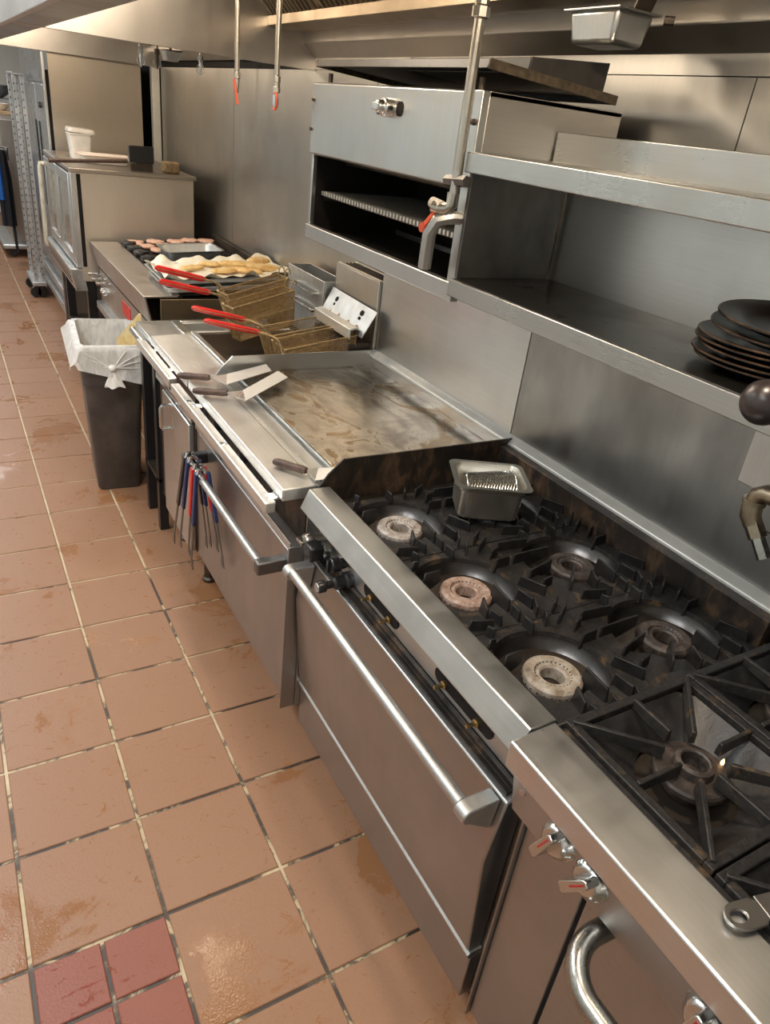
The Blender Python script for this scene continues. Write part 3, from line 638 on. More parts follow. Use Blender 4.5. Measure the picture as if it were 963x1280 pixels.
# tongs straddling the oven handle
def tong(label, y, lean, lean_b, zlen, hmat):
    """hinge over the bar, one arm hanging in front, one behind"""
    t = thing('tongs', label, 'tongs', (.383, y, .704), group='tongs hung on the griddle oven handle')
    part('hinge', MB().tube([(.368, y - .004, .708), (.372, y, .722), (.392, y + .004, .722), (.400, y + .004, .706)], .0065, 10), CHROME, t)
    for s_ in (-1, 1):
        top = Vector((.3655 if s_ < 0 else .405, y, .712)); bot = Vector((.362, y + lean, .704 - zlen)) if s_ < 0 else Vector((.436, y + lean_b, .704 - zlen * .80))
        mid = top.lerp(bot, .52); kn = top.lerp(bot, .88)
        a = part('arm', MB().beam(top, kn, .014, .003, (1, 0, 0)), DULL, t)
        part('grip', MB().beam(top, mid, .022, .011, (1, 0, 0)), hmat, a, bevel=.003)
        part('scalloped_tip', MB().hexa([kn + Vector((-.0015, -.008, 0)), kn + Vector((.0015, -.008, 0)), kn + Vector((.0015, .008, 0)), kn + Vector((-.0015, .008, 0)),
             bot + Vector((-.0015 - s_ * .004, -.015, 0)), bot + Vector((.0015 - s_ * .004, -.015, 0)), bot + Vector((.0015 - s_ * .004, .015, 0)), bot + Vector((-.0015 - s_ * .004, .015, 0))]), DULL, a)
tong('tongs with black grips hanging farthest along the griddle oven handle', 1.100, .185, -.02, .44, BLACKP)
tong('dark blue handled tongs hanging beside the black pair', 1.062, .125, -.03, .40, BLUEP)
tong('red handled tongs hanging on the griddle oven handle', 1.005, .062, -.055, .365, REDP)
tong('dark blue handled tongs nearest the camera, right of the red pair', .965, .072, -.075, .405, BLUEP)

# ================================================================== SALAMANDER BROILER over the griddle
SA0, SA1, SX = .340, 1.222, .828
t = sa = thing('salamander_broiler', 'steel salamander broiler with an open dark mouth mounted above the griddle', 'broiler', (1.03, .78, 1.415))
part('hood_front', MB().prism([(SX - .012, 1.668), (SX, 1.662), (SX + .012, 1.668), (SX + .012, 1.858), (SX, 1.862), (SX - .012, 1.858)], 'y', SA0 + .034, SA1), STEEL, t, bevel=.002)
part('side_panel', B(SX + .012, 1.24, SA0, SA0 + .006, 1.425, 1.862), HOODM, t, bevel=.001)
part('side_panel', B(SX + .012, 1.24, SA1 - .006, SA1, 1.425, 1.862), STEEL, t, bevel=.001)
part('front_post', B(SX - .008, SX + .012, SA0, SA0 + .033, 1.42, 1.862), STEEL, t, bevel=.002)
part('front_post', B(SX - .004, SX + .012, SA1 - .014, SA1, 1.42, 1.668), STEEL, t, bevel=.002)
part('front_sill', B(SX - .012, SX + .012, SA0, SA1, 1.412, 1.456), STEEL, t, bevel=.003)
part('top_panel', B(SX + .012, 1.24, SA0, SA1, 1.852, 1.860), HOODM, t)
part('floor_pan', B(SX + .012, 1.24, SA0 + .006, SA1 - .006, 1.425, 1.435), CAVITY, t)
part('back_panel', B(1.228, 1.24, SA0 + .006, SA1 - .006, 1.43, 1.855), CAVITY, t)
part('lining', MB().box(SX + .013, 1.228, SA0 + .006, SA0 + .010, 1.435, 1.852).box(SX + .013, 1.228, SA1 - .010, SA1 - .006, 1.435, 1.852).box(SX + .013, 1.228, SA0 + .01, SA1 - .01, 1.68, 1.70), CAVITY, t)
g = part('grid_rod', MB().tube([(.866, SA0 + .02, 1.548), (.866, SA1 - .02, 1.548)], .005, 8), SOOT, t)
bars = MB()
for k in range(46):
    y = SA0 + .03 + k * .0181; bars.beam((.852, y, 1.5545), (1.20, y, 1.5545), .0085, .012)
part('grid_bars', bars, BEADM, g, kind='stuff')
part('grid_frame', MB().box(.87, 1.21, SA0 + .012, SA0 + .022, 1.53, 1.545).box(.87, 1.21, SA1 - .022, SA1 - .012, 1.53, 1.545).box(1.20, 1.212, SA0 + .02, SA1 - .02, 1.53, 1.55), SOOT, t)
part('burner_pipe', MB().tube([(.95, SA0 + .015, 1.655), (.95, SA1 - .015, 1.655)], .014, 10), SOOT, t)
part('lever_handle', MB().tube([(.875, .352, 1.600), (.800, .357, 1.602), (.770, .375, 1.592), (.762, .388, 1.562), (.770, .402, 1.480)], [.015, .015, .0165, .017, .0165], 8), ALU, t, label='worn grey grid lever handle', bevel=.001)
for y in (.788, .680):
    pr = [(y + .012 * math.cos(rad(a)) + (0.006 if math.cos(rad(a)) > 0 else -.006), 1.811 + .017 * math.sin(rad(a))) for a in range(0, 360, 20)]
    part('slot', MB().prism(pr, 'x', SX - .0130, SX - .0115), CAVITY, t)
kk = part('knob', MB().lathe([(0, .772), (.010, .772), (.015, .776), (.016, .790), (.022, .793), (.022, .8165)], (0, .728, 1.812), 22, 'x').box(.768, .785, .714, .746, 1.803, 1.821), CHROME, t, bevel=.002)
for (y, z) in ((SA1 - .012, 1.815), (SA1 - .006, 1.735)): part('screw', MB().lathe([(0, .809), (.005, .810), (.006, .816)], (0, y, z), 10, 'x'), SOOT, t)
part('screw', MB().lathe([(0, .812), (.006, .813), (.007, .820)], (0, SA0 + .017, 1.80), 12, 'x'), SOOT, t)
for (x, y) in ((.85, SA0 + .05), (.85, SA1 - .05)): part('stud', MB().lathe([(0, 1.860), (.007, 1.860), (.007, 1.888), (0, 1.888)], (x, y, 0), 10), SOOT, t)
part('wall_bracket', B(1.24, WX - .002, SA0 + .05, SA1 - .05, 1.44, 1.50), SOOT, t)
PAN = flat('dark_sheet_pan', (.034, .030, .027), .5, .0, None, 20, .3)
EDGE = flat('greasy_pan_edge', (.075, .055, .035), .5, .2, None, 50, .6)
t = thing('sheet_pan', 'dark upside-down sheet pan lying directly on the salamander', 'baking sheet', (1.0, .77, 1.889), (0, rad(4), 0), group='sheet pans on top of the salamander')
part('pan', MB().prism([(-.185, .0), (-.180, .019), (.20, .019), (.205, .0), (.198, .0), (.194, .014), (-.175, .014), (-.178, .0)], 'y', -.437, .437), PAN, t, local=True, bevel=.001)
for q in (-.441, .436): part('side_rim', MB().box(-.183, .203, q, q + .005, -.001, .019), EDGE, t, local=True, bevel=.0012)
t = thing('sheet_pan', 'grey deep pan lying tilted on top of the dark sheet pan', 'baking sheet', (1.04, .59, 1.912), (0, rad(-3), 0), group='sheet pans on top of the salamander')
part('pan', MB().prism([(-.115, .0), (-.11, .030), (.11, .034), (.115, -.026), (.108, -.026), (.103, .027), (-.104, .024), (-.108, .0)], 'y', -.255, .255), PAN, t, local=True, bevel=.001)
for q in (-.258, .254): part('side_rim', MB().prism([(-.112, .0), (-.109, .031), (.12, .036), (.113, -.026)], 'y', q, q + .004), PAN, t, local=True, bevel=.001)

# ================================================================== DROP PIPES
def droppipe(label, x, y, ztop, zbot, r):
    t = thing('drop_pipe', label, 'pipe', (x, y, zbot))
    part('pipe', MB().tube([(x, y, ztop), (x, y, zbot)], r, 14), PIPEM, t)
    return t
t = droppipe('thick steel gas pipe with red lever valve in front of the salamander', .793, .353, 2.60, 1.70, .0115)
part('union', MB().lathe([(.013, 1.985), (.019, 1.988), (.019, 2.006), (.015, 2.01), (.015, 2.03), (.011, 2.03)], (.793, .353, 0), 8), PIPEM, t)
part('union_nut', MB().tube([(.793, .392, 1.677), (.793, .312, 1.683)], [.0125, .0125], 6), DULL, t)
part('lower_pipe', MB().tube([(.793, .353, 1.70), (.790, .353, 1.640)], .0105, 12), ALU, t)
part('elbow', MB().tube([(.790, .353, 1.655), (.790, .353, 1.630), (.784, .362, 1.619), (.772, .380, 1.618), (.765, .392, 1.62)], .0145, 12), PIPEM, t)
part('valve_body', MB().tube([(.776, .375, 1.619), (.768, .405, 1.628)], [.016, .012], 12), WHITEP, t)
part('red_lever', MB().hexa([(.762, .372, 1.612), (.762, .384, 1.612), (.748, .412, 1.572), (.748, .396, 1.570), (.765, .372, 1.614), (.765, .384, 1.614), (.752, .412, 1.574), (.752, .396, 1.572)]).lathe([(0, -.002), (.011, -.002), (.011, .002), (0, .002)], (.750, .405, 1.571), 14, 'x'), ORANGE, t)
t = droppipe('left of two thin steel pipes hanging before the wall, red lever tip', .75, 1.735, 2.62, 1.862, .0088)
part('coupling', MB().lathe([(.009, 1.875), (.013, 1.873), (.013, 1.856), (.009, 1.852)], (.75, 1.735, 0), 8), PIPEM, t)
part('valve_body', MB().lathe([(0, 1.81), (.007, 1.812), (.010, 1.83), (.010, 1.856), (0, 1.856)], (.75, 1.735, 0), 12), ALU, t)
part('red_lever', MB().plate([(.738, 1.745, 1.852), (.738, 1.727, 1.852), (.742, 1.700, 1.776), (.742, 1.716, 1.774)], .004), ORANGE, t, bevel=.001)
t = droppipe('right of two thin steel pipes, with a red-ringed valve at its end', .75, 1.355, 2.62, 1.868, .0088)
part('coupling', MB().lathe([(.009, 1.868), (.013, 1.866), (.013, 1.852), (.011, 1.850), (.011, 1.838), (.013, 1.836), (.013, 1.822), (.008, 1.820)], (.75, 1.355, 0), 8), PIPEM, t)
part('valve_body', MB().lathe([(0, 1.778), (.008, 1.78), (.011, 1.795), (.008, 1.825), (0, 1.826)], (.748, 1.355, 0), 12), CHROME, t)
part('red_ring', MB().tube([(.742 , 1.343 + .017 * math.cos(rad(a)), 1.797 + .024 * math.sin(rad(a))) for a in range(0, 360, 24)], .0028, 8, closed=True), ORANGE, t)
def nozzle(label, x, y, dark):
    t = thing('suppression_nozzle', label, 'nozzle', (x, y, 1.88), group='fire nozzles under the far hood')
    part('stem', MB().tube([(x, y, 2.62), (x, y, 1.955)], .008, 10), PIPEM, t)
    part('nozzle_body', MB().lathe([(.008, 1.975), (.014, 1.972), (.014, 1.95), (.010, 1.945), (.010, 1.925), (.006, 1.905), (.003, 1.885), (0, 1.885)], (x, y, 0), 10), SOOT if dark else CHROME, t)
    part('cap_wire', MB().tube([(x - .014, y, 1.93), (x - .020, y + .006, 1.905), (x, y + .012, 1.888), (x + .020, y + .006, 1.90), (x + .014, y, 1.93)], .0018, 6), CHROME, t)
nozzle('leftmost fire nozzle hanging under the far hood', .752, 3.2, False); nozzle('dark fire nozzle hanging beside the leftmost one under the far hood', .832, 3.2, True); nozzle('right fire nozzle hanging under the far hood, before the dark gap', 1.055, 3.2, False)
t = thing('grease_cup', 'small steel grease cup hung under the far hood between the nozzles', 'grease cup', (.90, 3.2, 1.925))
part('cup', MB().hexa([(.872, 3.16, 1.928), (.930, 3.16, 1.928), (.930, 3.24, 1.928), (.872, 3.24, 1.928), (.862, 3.15, 1.972), (.940, 3.15, 1.972), (.940, 3.25, 1.972), (.862, 3.25, 1.972)]), STEEL, t, bevel=.003)
part('hanger', MB().box(.86, .945, 3.14, 3.26, 1.972, 1.976).box(.895, .905, 3.19, 3.21, 1.976, 2.62), SOOT, t)
t = thing('grease_pan', 'small steel steam-table pan hung as grease cup under the hood gutter', 'grease pan', (1.09, .28, 1.975))
part('pan', MB().hexa([(1.045, .225, 1.975), (1.135, .225, 1.975), (1.135, .355, 1.975), (1.045, .355, 1.975), (1.035, .215, 2.038), (1.145, .215, 2.038), (1.145, .365, 2.038), (1.035, .365, 2.038)]), STEEL, t, bevel=.010)
part('rim', B(1.027, 1.153, .205, .375, 2.036, 2.040), STEEL, t, bevel=.001)
part('hook', MB().beam((1.10, .215, 2.038), (1.10, .20, 2.075), .05, .003, (0, 1, 0)), SOOT, t); part('hook_pin', MB().tube([(1.15, .195, 2.03), (1.165, .18, 2.03)], .009, 10), SOOT, t)

# ================================================================== THINGS ON THE RANGES AND SHELF
# steam-table pan with a wire grater lying in it
t = thing('steam_table_pan', 'small steel steam-table pan on the back burner grates', 'pan', (.86, .118, .944), (0, 0, rad(-27)))
def panmesh(hx_, hy_, h, r, wall=.0015):
    mb = MB(); n = 6
    def ring(ax, ay, rr, z):
        out = []
        for (cx_, cy_, a0) in ((ax - rr, ay - rr, 0), (-ax + rr, ay - rr, 90), (-ax + rr, -ay + rr, 180), (ax - rr, -ay + rr, 270)):
            for i in range(n + 1): out.append((cx_ + rr * math.cos(rad(a0 + 90 * i / n)), cy_ + rr * math.sin(rad(a0 + 90 * i / n)), z))
        return out
    R = [ring(hx_ - .028, hy_ - .028, r * .7, 0), ring(hx_ - .020, hy_ - .020, r, .006), ring(hx_ - .017, hy_ - .017, r, h * .80), ring(hx_ - .012, hy_ - .012, r, h * .84), ring(hx_ - .011, hy_ - .011, r, h - .003), ring(hx_, hy_, r, h), ring(hx_, hy_, r, h - .004)]
    R2 = [ring(hx_ - .012, hy_ - .012, r, h), ring(hx_ - .019, hy_ - .019, r, h * .8), ring(hx_ - .022, hy_ - .022, r, .009), ring(hx_ - .030, hy_ - .030, r * .7, .003)]
    k = len(R[0])
    def strip(rs, flip=False):
        vs = [p for q in rs for p in q]; fs = []
        for i in range(len(rs) - 1):
            for j in range(k): fs.append((i * k + j, i * k + (j + 1) % k, (i + 1) * k + (j + 1) % k, (i + 1) * k + j))
        fs.append(tuple(range(k)) if not flip else tuple(range((len(rs) - 1) * k, len(rs) * k)))
        mb.add(vs, fs)
    strip(R[:6]); strip([R[5]] + R2, True)
    return mb
part('pan', panmesh(.096, .083, .096, .022), steel('pan_steel', (.64, .61, .54), .32, 'z', .16, (.3, .2, .08), .12, 9), t, local=True, angle=50)
sc = thing('wire_grill_scraper', 'silver mesh grill screen curled inside the small steel pan', 'screen', (.868, .120, 1.008), (rad(4), rad(-7), rad(-27)))
def scr(u, v):
    a = (v - .5); return Vector(((u - .5) * .120, a * .10, .030 - 3.6 * a * a * .03 + .004))
ms = MB()
N1, N2 = 17, 13
for i in range(N1 + N2 + 1):
    for s_ in (0, 1):
        pts = []
        for k in range(13):
            vv = k / 12; uu = (i - N2 * .5) / N1 + (.40 if s_ else -.40) * (vv - .5) 
            if 0 <= uu <= 1: pts.append(scr(uu, vv) + Vector((0, 0, .0006 * s_)))
        if len(pts) > 1: ms.tube(pts, .0013, 5, caps=False)
part('mesh', ms, CHROME, sc, local=True, kind='stuff')
part('frame', MB().tube([scr(0, k / 8) for k in range(9)] + [scr(1, k / 8) for k in range(8, -1, -1)], .0018, 6, closed=True), CHROME, sc, local=True)
# skillet at the frame's right edge, only its handle in view
t = thing('steel_skillet', 'grey steel skillet on the nearest range, its holed handle over the rail', 'skillet', (.80, -1.00, .958))
def hshape():
    mb = MB(); n = 20; outer = []; inner = []
    for i in range(n):
        a = 2 * PI * i / n; k_ = min(.030 / max(abs(math.cos(a)), 1e-6), .0165 / max(abs(math.sin(a)), 1e-6)); outer.append((.0175 * math.cos(a) * 1.2, .0165 * math.sin(a)) if math.cos(a) < .01 else (k_ * math.cos(a), k_ * math.sin(a))); inner.append((.0085 * math.cos(a) * 1.25 - .004, .0075 * math.sin(a)))
    vs = [(x, y, z) for z in (0, .004) for ring_ in (outer, inner) for (x, y) in ring_]
    fs = []
    for i in range(n):
        j = (i + 1) % n
        fs += [(i, j, n + j, n + i), (2 * n + i, 3 * n + i, 3 * n + j, 2 * n + j), (i, 2 * n + i, 2 * n + j, j), (n + i, n + j, 3 * n + j, 3 * n + i)]
    return mb.add(vs, fs)
M = tr(.500, -.908, .9705) @ rot('Z', -12) @ Matrix.Diagonal((1.12, 1.12, 1.15, 1))
part('handle', hshape().hexa([(.030, -.0165, 0), (.21, -.0130, 0), (.21, .0130, 0), (.030, .0165, 0), (.030, -.0165, .004), (.21, -.0130, .004), (.21, .0130, .004), (.030, .0165, .004)]).xf(M), MT['pan_handle_steel'] if 'pan_handle_steel' in MT else steel('pan_handle_steel', (.36, .34, .32), .36, 'x', .3), t, bevel=.0012)
part('pan', MB().lathe([(0, .003), (.095, .003), (.125, .048), (.128, .048), (.098, 0), (0, 0)], (.78, -1.00, .961), 40), steel('skillet_steel', (.3, .29, .28), .4, 'y', .3), t)
# stack of oval iron sizzle platters
for i in range(7):
    z = 1.4705 + i * .0098
    tilt = (0, 0, 0) if i < 5 else (rad(2.0), rad(-2.5), 0)
    dz = 0 if i < 5 else .008 * (i - 4)
    lab = ['bottom dark iron platter of the stack on the lower shelf', 'second dark iron platter from the bottom of the shelf stack', 'third dark iron platter from the bottom of the shelf stack', 'middle dark iron platter of the shelf stack',
           'third dark iron platter from the top of the shelf stack', 'slightly tilted iron platter just under the top one of the stack', 'topmost dark iron platter of the stack, tilted, its worn dish in view'][i]
    t = thing('iron_platter', lab, 'platter', (.985 + (.004, -.003, .002, .0, -.004, .010, .012)[i], -.405 + (0, .004, -.003, .005, 0, -.010, -.016)[i], z + dz), tilt, group='iron platters stacked on the lower shelf')
    part('dish', MB().lathe([(0, .002), (.080, .002), (.088, .005), (.100, .013), (.132, .0185), (.136, .0185), (.136, .016), (.104, .0095), (.088, .0), (0, 0)], (0, 0, 0), 56), PANIRON, t, local=True, angle=50)
    part('worn_rim', MB().tube([(.1345 * math.cos(2 * PI * k / 56), .1345 * math.sin(2 * PI * k / 56), .0178) for k in range(56)], .0016, 6, closed=True), flat('worn_bronze', (.17, .10, .06), .35, .8, None, 60, .5) if i == 0 else MT['worn_bronze'], t, local=True)
# wall-hung control plate, ball knob lever and pot-filler spout at the right edge
t = thing('pot_filler', 'brass and chrome pot filler spout on a steel wall plate, right edge', 'faucet', (1.10, -.75, 1.20))
part('wall_plate', B(.985, 1.158, -1.30, -.418, 1.268, 1.43), STEEL, t, bevel=.002)
part('pipe', MB().tube([(.95, -1.0, 1.287), (.95, -.545, 1.287), (.95, -.512, 1.287)], .0135, 14), CHROME, t)
part('pipe_flange', MB().tube([(.95, -.90, 1.287), (.99, -.90, 1.287)], .022, 14), CHROME, t)
part('elbow', MB().tube([(.95, -.522, 1.287), (.95, -.500, 1.286), (.95, -.487, 1.276), (.95, -.484, 1.262)], [.0165, .017, .017, .016], 12), AGED, t)
part('brass_elbow', MB().tube([(.95, -.484, 1.266), (.95, -.484, 1.252), (.95, -.487, 1.236), (.95, -.498, 1.222)], [.0165, .0185, .0185, .0165], 12), AGED, t)
part('collar', MB().tube([(.95, -.484, 1.268), (.95, -.484, 1.259)], .0205, 14), AGED, t)
part('hex_nut', MB().tube([(.95, -.496, 1.226), (.95, -.515, 1.205)], .0165, 6), AGED, t)
part('spout', MB().tube([(.95, -.513, 1.207), (.95, -.540, 1.176)], .0125, 6), HANDLEM, t)
part('spring_wire', MB().tube([(.95, -.500, 1.222), (.96, -.56, 1.222), (.97, -.62, 1.210)], .0016, 6), SOOT, t)
t = thing('ball_lever', 'black ball knob lever sticking out under the shelf at the right edge', 'knob', (.72, -.568, 1.498))
part('ball', MB().lathe([(.032 * math.sin(rad(a)), -.032 * math.cos(rad(a))) for a in range(0, 181, 12)], (.72, -.568, 1.498), 28), flat('bakelite_ball', (.030, .022, .022), .30, 0, .6, 8, .2), t)
part('lever', MB().tube([(.72, -.59, 1.490), (.74, -.72, 1.46), (.99, -.86, 1.40)], .007, 10), CHROME, t)

# ================================================================== FRYERS
FY0, FY1 = 1.285, 1.800
t = thing('deep_fryer', 'steel deep fryer beside the griddle with two wire baskets resting over it', 'fryer', (.75, 1.54, 0))
part('cabinet', B(.455, 1.14, FY0, FY1, .20, .86), SOOT, t, bevel=.003)
part('side_panel', B(.45, 1.14, FY1 - .004, FY1, .2, .90), BLACKP, t)
d = part('door', B(.432, .455, FY0 + .004, FY1 - .13, .205, .745), STEEL, t, bevel=.004)
part('handle', MB().tube([(.432, 1.55, .722), (.402, 1.55, .722), (.396, 1.55, .712), (.396, 1.55, .636), (.402, 1.55, .626), (.432, 1.55, .626)], .007, 10), CHROME, d)
part('front_trim', B(.440, .455, FY0, FY1, .75, .775), CHROME, t, bevel=.002)
part('control_recess', B(.47, .48, FY0, FY1, .775, .885), SOOT, t)
part('front_bar', B(.392, .425, 1.40, 1.905, .848, .884), TRAYM, t, bevel=.004)
for y in (1.48, 1.72): part('bar_bracket', B(.420, .44, y - .016, y + .016, .868, .892), CHROME, t, bevel=.003)
part('front_ledge', MB().prism([(.428, .888), (.428, .924), (.592, .930), (.592, .915), (.440, .912), (.440, .888)], 'y', FY0, FY1), TRAYM, t, bevel=.002)
VS = steel('vat_steel', (.42, .36, .30), .34, 'x', .35, (.16, .10, .05), .12, 5)
vat = MB(); x0, x1, y0, y1, zb, zt = .605, 1.02, FY0 + .045, FY1 - .03, .70, .935
vat.box(x0 - .012, x0, y0 - .012, y1 + .012, zb, zt).box(x1, x1 + .012, y0 - .012, y1 + .012, zb, zt).box(x0, x1, y0 - .012, y0, zb, zt).box(x0, x1, y1, y1 + .012, zb, zt).box(x0, x1, y0, y1, zb - .01, zb)
part('vat', vat, VS, t, bevel=.002)
part('vat_rim', MB().box(x0 - .020, x0 + .002, y0 - .03, y1 + .02, zt, zt + .008).box(x0, x1, y1 - .002, y1 + .02, zt, zt + .008).box(x0, x1, y0 - .03, y0 + .002, zt, zt + .008), STEELH, t, bevel=.002)
m, n, l, b = nt('fryer_oil'); b.inputs['Base Color'].default_value = (.10, .05, .015, 1); b.inputs['Roughness'].default_value = .08
part('oil', B(x0, x1, y0, y1, .80, .802), m, t)
fl = part('flue', MB().box(1.15, 1.158, 1.268, 1.635, .90, 1.255).box(1.158, 1.245, 1.268, 1.274, .90, 1.255).box(1.158, 1.245, 1.627, 1.635, .90, 1.255).box(1.237, 1.245, 1.274, 1.627, .90, 1.255), steel('flue_steel', (.66, .62, .56), .36, 'y', .18, (.3, .2, .12)), t, bevel=.002)
part('flue_rim', MB().box(1.15, 1.168, 1.268, 1.635, 1.255, 1.258).box(1.232, 1.245, 1.268, 1.635, 1.255, 1.258), HOODM, fl)
lv = MB()
for k in range(4): lv.beam((1.172 + .017 * k, 1.275, 1.248), (1.172 + .017 * k, 1.625, 1.248), .003, .02)
part('flue_louvers', lv, SOOT, fl, kind='stuff')
hp_ = part('hanger_plate', MB().plate([(1.085, 1.615, 1.062), (1.085, 1.245, 1.052), (1.138, 1.235, 1.150), (1.138, 1.620, 1.158)], .003), ALU, t)
for y in (1.545, 1.325):
    for (r, dz) in ((.011, 0), (.0065, -.022)):
        c0 = Vector((1.118, y, 1.1275)) + Vector((.48, 0, .87)) * dz * 1.0
        kk = MB().lathe([(0, -.002), (r, -.002), (r, .001), (0, .001)], (0, 0, 0), 16).xf(tr(*c0) @ Matrix.Rotation(rad(-62), 4, 'Y'))
        part('keyhole', kk, CAVITY, hp_)
part('basket_rail', MB().prism([(1.045, 1.040), (1.045, 1.080), (1.080, 1.086), (1.100, 1.07), (1.100, 1.064), (1.078, 1.078), (1.052, 1.073), (1.052, 1.040)], 'y', 1.275, 1.60), BEADM, t, bevel=.002)
part('rail_support', B(1.052, 1.15, 1.285, 1.60, .90, 1.02), SOOT, t)
for (x, y) in ((.53, FY0 + .08), (.53, FY1 - .08), (1.05, FY0 + .08), (1.05, FY1 - .08)): part('leg', MB().lathe([(.024, .20), (.022, .02), (.03, .012), (.03, 0), (0, 0)], (x, y, 0), 12), SOOT, t)

DY0, DY1 = 1.812, 2.085
t = thing('dump_station', 'open stainless dump station with a shallow basin between fryer and charbroiler', 'fry station', (.75, 2.07, 0))
part('basin', MB().box(.60, .612, 1.835, 2.055, .82, .905).box(1.00, 1.012, 1.835, 2.055, .82, .905).box(.612, 1.0, 1.835, 1.847, .82, .905).box(.612, 1.0, 2.043, 2.055, .82, .905).box(.612, 1.0, 1.847, 2.043, .82, .828), STEELH, t, bevel=.002)
part('basin_rim', MB().box(.575, .612, 1.82, 2.07, .905, .913).box(.612, 1.02, 2.043, 2.07, .905, .913), CHROME, t, bevel=.002)
part('top_deck', MB().box(.43, .575, DY0, DY1, .895, .907), STEELH, t, bevel=.002)
part('front_apron', B(.43, .44, DY0, DY1, .80, .895), STEELH, t, bevel=.002)
part('front_round_bar', MB().tube([(.415, DY0 + .06, .872), (.415, DY1 - .01, .872)], .016, 12), CHROME, t)
for (x, y) in ((.46, DY0 + .03), (.46, DY1 - .03), (1.06, DY0 + .03), (1.06, DY1 - .03)): part('leg', B(x - .02, x + .02, y - .02, y + .02, 0, .80), BLACKP, t, bevel=.002)
part('undershelf', B(.44, 1.08, DY0 + .01, DY1 - .01, .25, .265), SOOT, t)
single('yellow_tub', MB().hexa([(.55, 1.95, .266), (.75, 1.95, .266), (.75, 2.2, .266), (.55, 2.2, .266), (.53, 1.93, .40), (.77, 1.93, .40), (.77, 2.22, .40), (.53, 2.22, .40)]), flat('yellow_plastic', (.55, .42, .04), .4), 'dull yellow tub on the undershelf behind the trash bin', 'tub', (.65, 2.07, .266), bevel=.004)
t = thing('splash_box', 'open steel box with two bar handles standing behind the far fry baskets', 'steel box', (1.16, 1.82, .913))
part('box', MB().box(1.10, 1.106, 1.64, 2.02, .915, 1.175).box(1.106, 1.21, 1.64, 1.646, .915, 1.175).box(1.106, 1.21, 2.014, 2.02, .915, 1.175).box(1.204, 1.21, 1.646, 2.014, .915, 1.175), ALU, t, bevel=.002)
part('bottom', B(1.106, 1.204, 1.646, 2.014, .915, .921), ALU, t)
for z in (1.115, 1.045): part('bar_handle', MB().tube([(1.10, 1.92, z), (1.078, 1.92, z), (1.078, 1.69, z - .002), (1.10, 1.69, z - .002)], .006, 8), CHROME, t)
part('support', B(1.11, 1.20, 1.80, 2.0, .60, .914), SOOT, t)
single('flue_plate', B(1.225, 1.245, 1.74, 2.20, .90, 1.145), food('baked_on_grease', (.14, .09, .05), (.28, .20, .12), (.40, .31, .20), 24, .6), 'brown grease-baked flue plate against the wall behind the steel box', 'plate', (1.235, 1.97, .90), bevel=.002)

# wire fry baskets, built along +x with the handle at the -x end
def basket_parts(L, W, H):
    fr = MB(); a, b_ = L / 2, W / 2; ins = .016
    top = [(-a, -b_, 0), (a, -b_, 0), (a, b_, 0), (-a, b_, 0)]; bot = [(-a + ins, -b_ + ins, -H), (a - ins, -b_ + ins, -H), (a - ins, b_ - ins, -H), (-a + ins, b_ - ins, -H)]
    mid = [tuple(Vector(p).lerp(Vector(q), .5)) for p, q in zip(top, bot)]
    fr.tube(top, .0036, 8, closed=True); fr.tube(mid, .0026, 6, closed=True); fr.tube(bot, .0026, 6, closed=True)
    for p, q in zip(top, bot): fr.tube([p, q], .0026, 6)
    ms = MB(); step = .0075
    def wall(p0, p1, q0, q1, nu, nv):
        p0, p1, q0, q1 = map(Vector, (p0, p1, q0, q1))
        for i in range(nu + 1):
            f = i / nu; ms.tube([p0.lerp(p1, f), q0.lerp(q1, f)], .0011, 3, caps=False)
        for j in range(nv + 1):
            f = j / nv; ms.tube([p0.lerp(q0, f), p1.lerp(q1, f)], .0011, 3, caps=False)
    nL, nW, nH = int(L / step), int(W / step), int(H / step)
    wall(top[0], top[1], bot[0], bot[1], nL, nH); wall(top[3], top[2], bot[3], bot[2], nL, nH)
    wall(top[0], top[3], bot[0], bot[3], nW, nH); wall(top[1], top[2], bot[1], bot[2], nW, nH); wall(bot[0], bot[1], bot[3], bot[2], nL, nW)
    hk = []
    for y in (-b_ * .55, b_ * .55): hk.append(MB().tube([(a - .004, y, -.004), (a + .002, y, .022), (a + .016, y, .030), (a + .026, y, .020), (a + .026, y, .006)], .003, 7))
    hw = MB()
    for y in (-.030, .030):
        hw.tube([(-a + .016, y, -H * .8), (-a + .004, y, -.03), (-a - .004, y, .020), (-a - .016, y * .8, .038), (-a - .040, y * .35, .050), (-a - .075, y * .26, .064)], .0034, 7)
        hw.tube([(-a - .070, y * .26, .062), (-a - .255, y * .26, .137)], .003, 7)
    gp = MB().tube([(-a - .065, 0, .0605), (-a - .078, 0, .0655), (-a - .16, 0, .099), (-a - .25, 0, .1355), (-a - .261, 0, .140)], [.006, .0105, .0105, .0105, .005], 10)
    for k in range(len(gp.v)):
        pass
    return fr, ms, hk, hw, gp
bk = thing('fry_basket', 'fry basket nearest the griddle, red grip, hung on the fryer rail', 'fry basket', (.935, 1.348, 1.030), (0, rad(-9), 0), group='wire fry baskets')
fr, ms, hk, hw, gp = basket_parts(.295, .132, .125)
part('rim_frame', fr, WIRE, bk, local=True); part('wire_mesh', ms, WIRE, bk, local=True, kind='stuff', recalc=False)
[part('hook', q, WIRE, bk, local=True) for q in hk]; hwire = part('handle_wire', hw, WIRE, bk, local=True); part('grip', gp, REDP, hwire, local=True)
copy_tree(bk, (.940, 1.512, 1.032), (0, rad(-9), rad(-1)), 'fry basket second from the griddle, red grip, hung on the fryer rail')
c3 = copy_tree(bk, (.850, 1.720, 1.095), (0, rad(-11), rad(12)), 'higher fry basket over the dump basin on the side of the fryer')
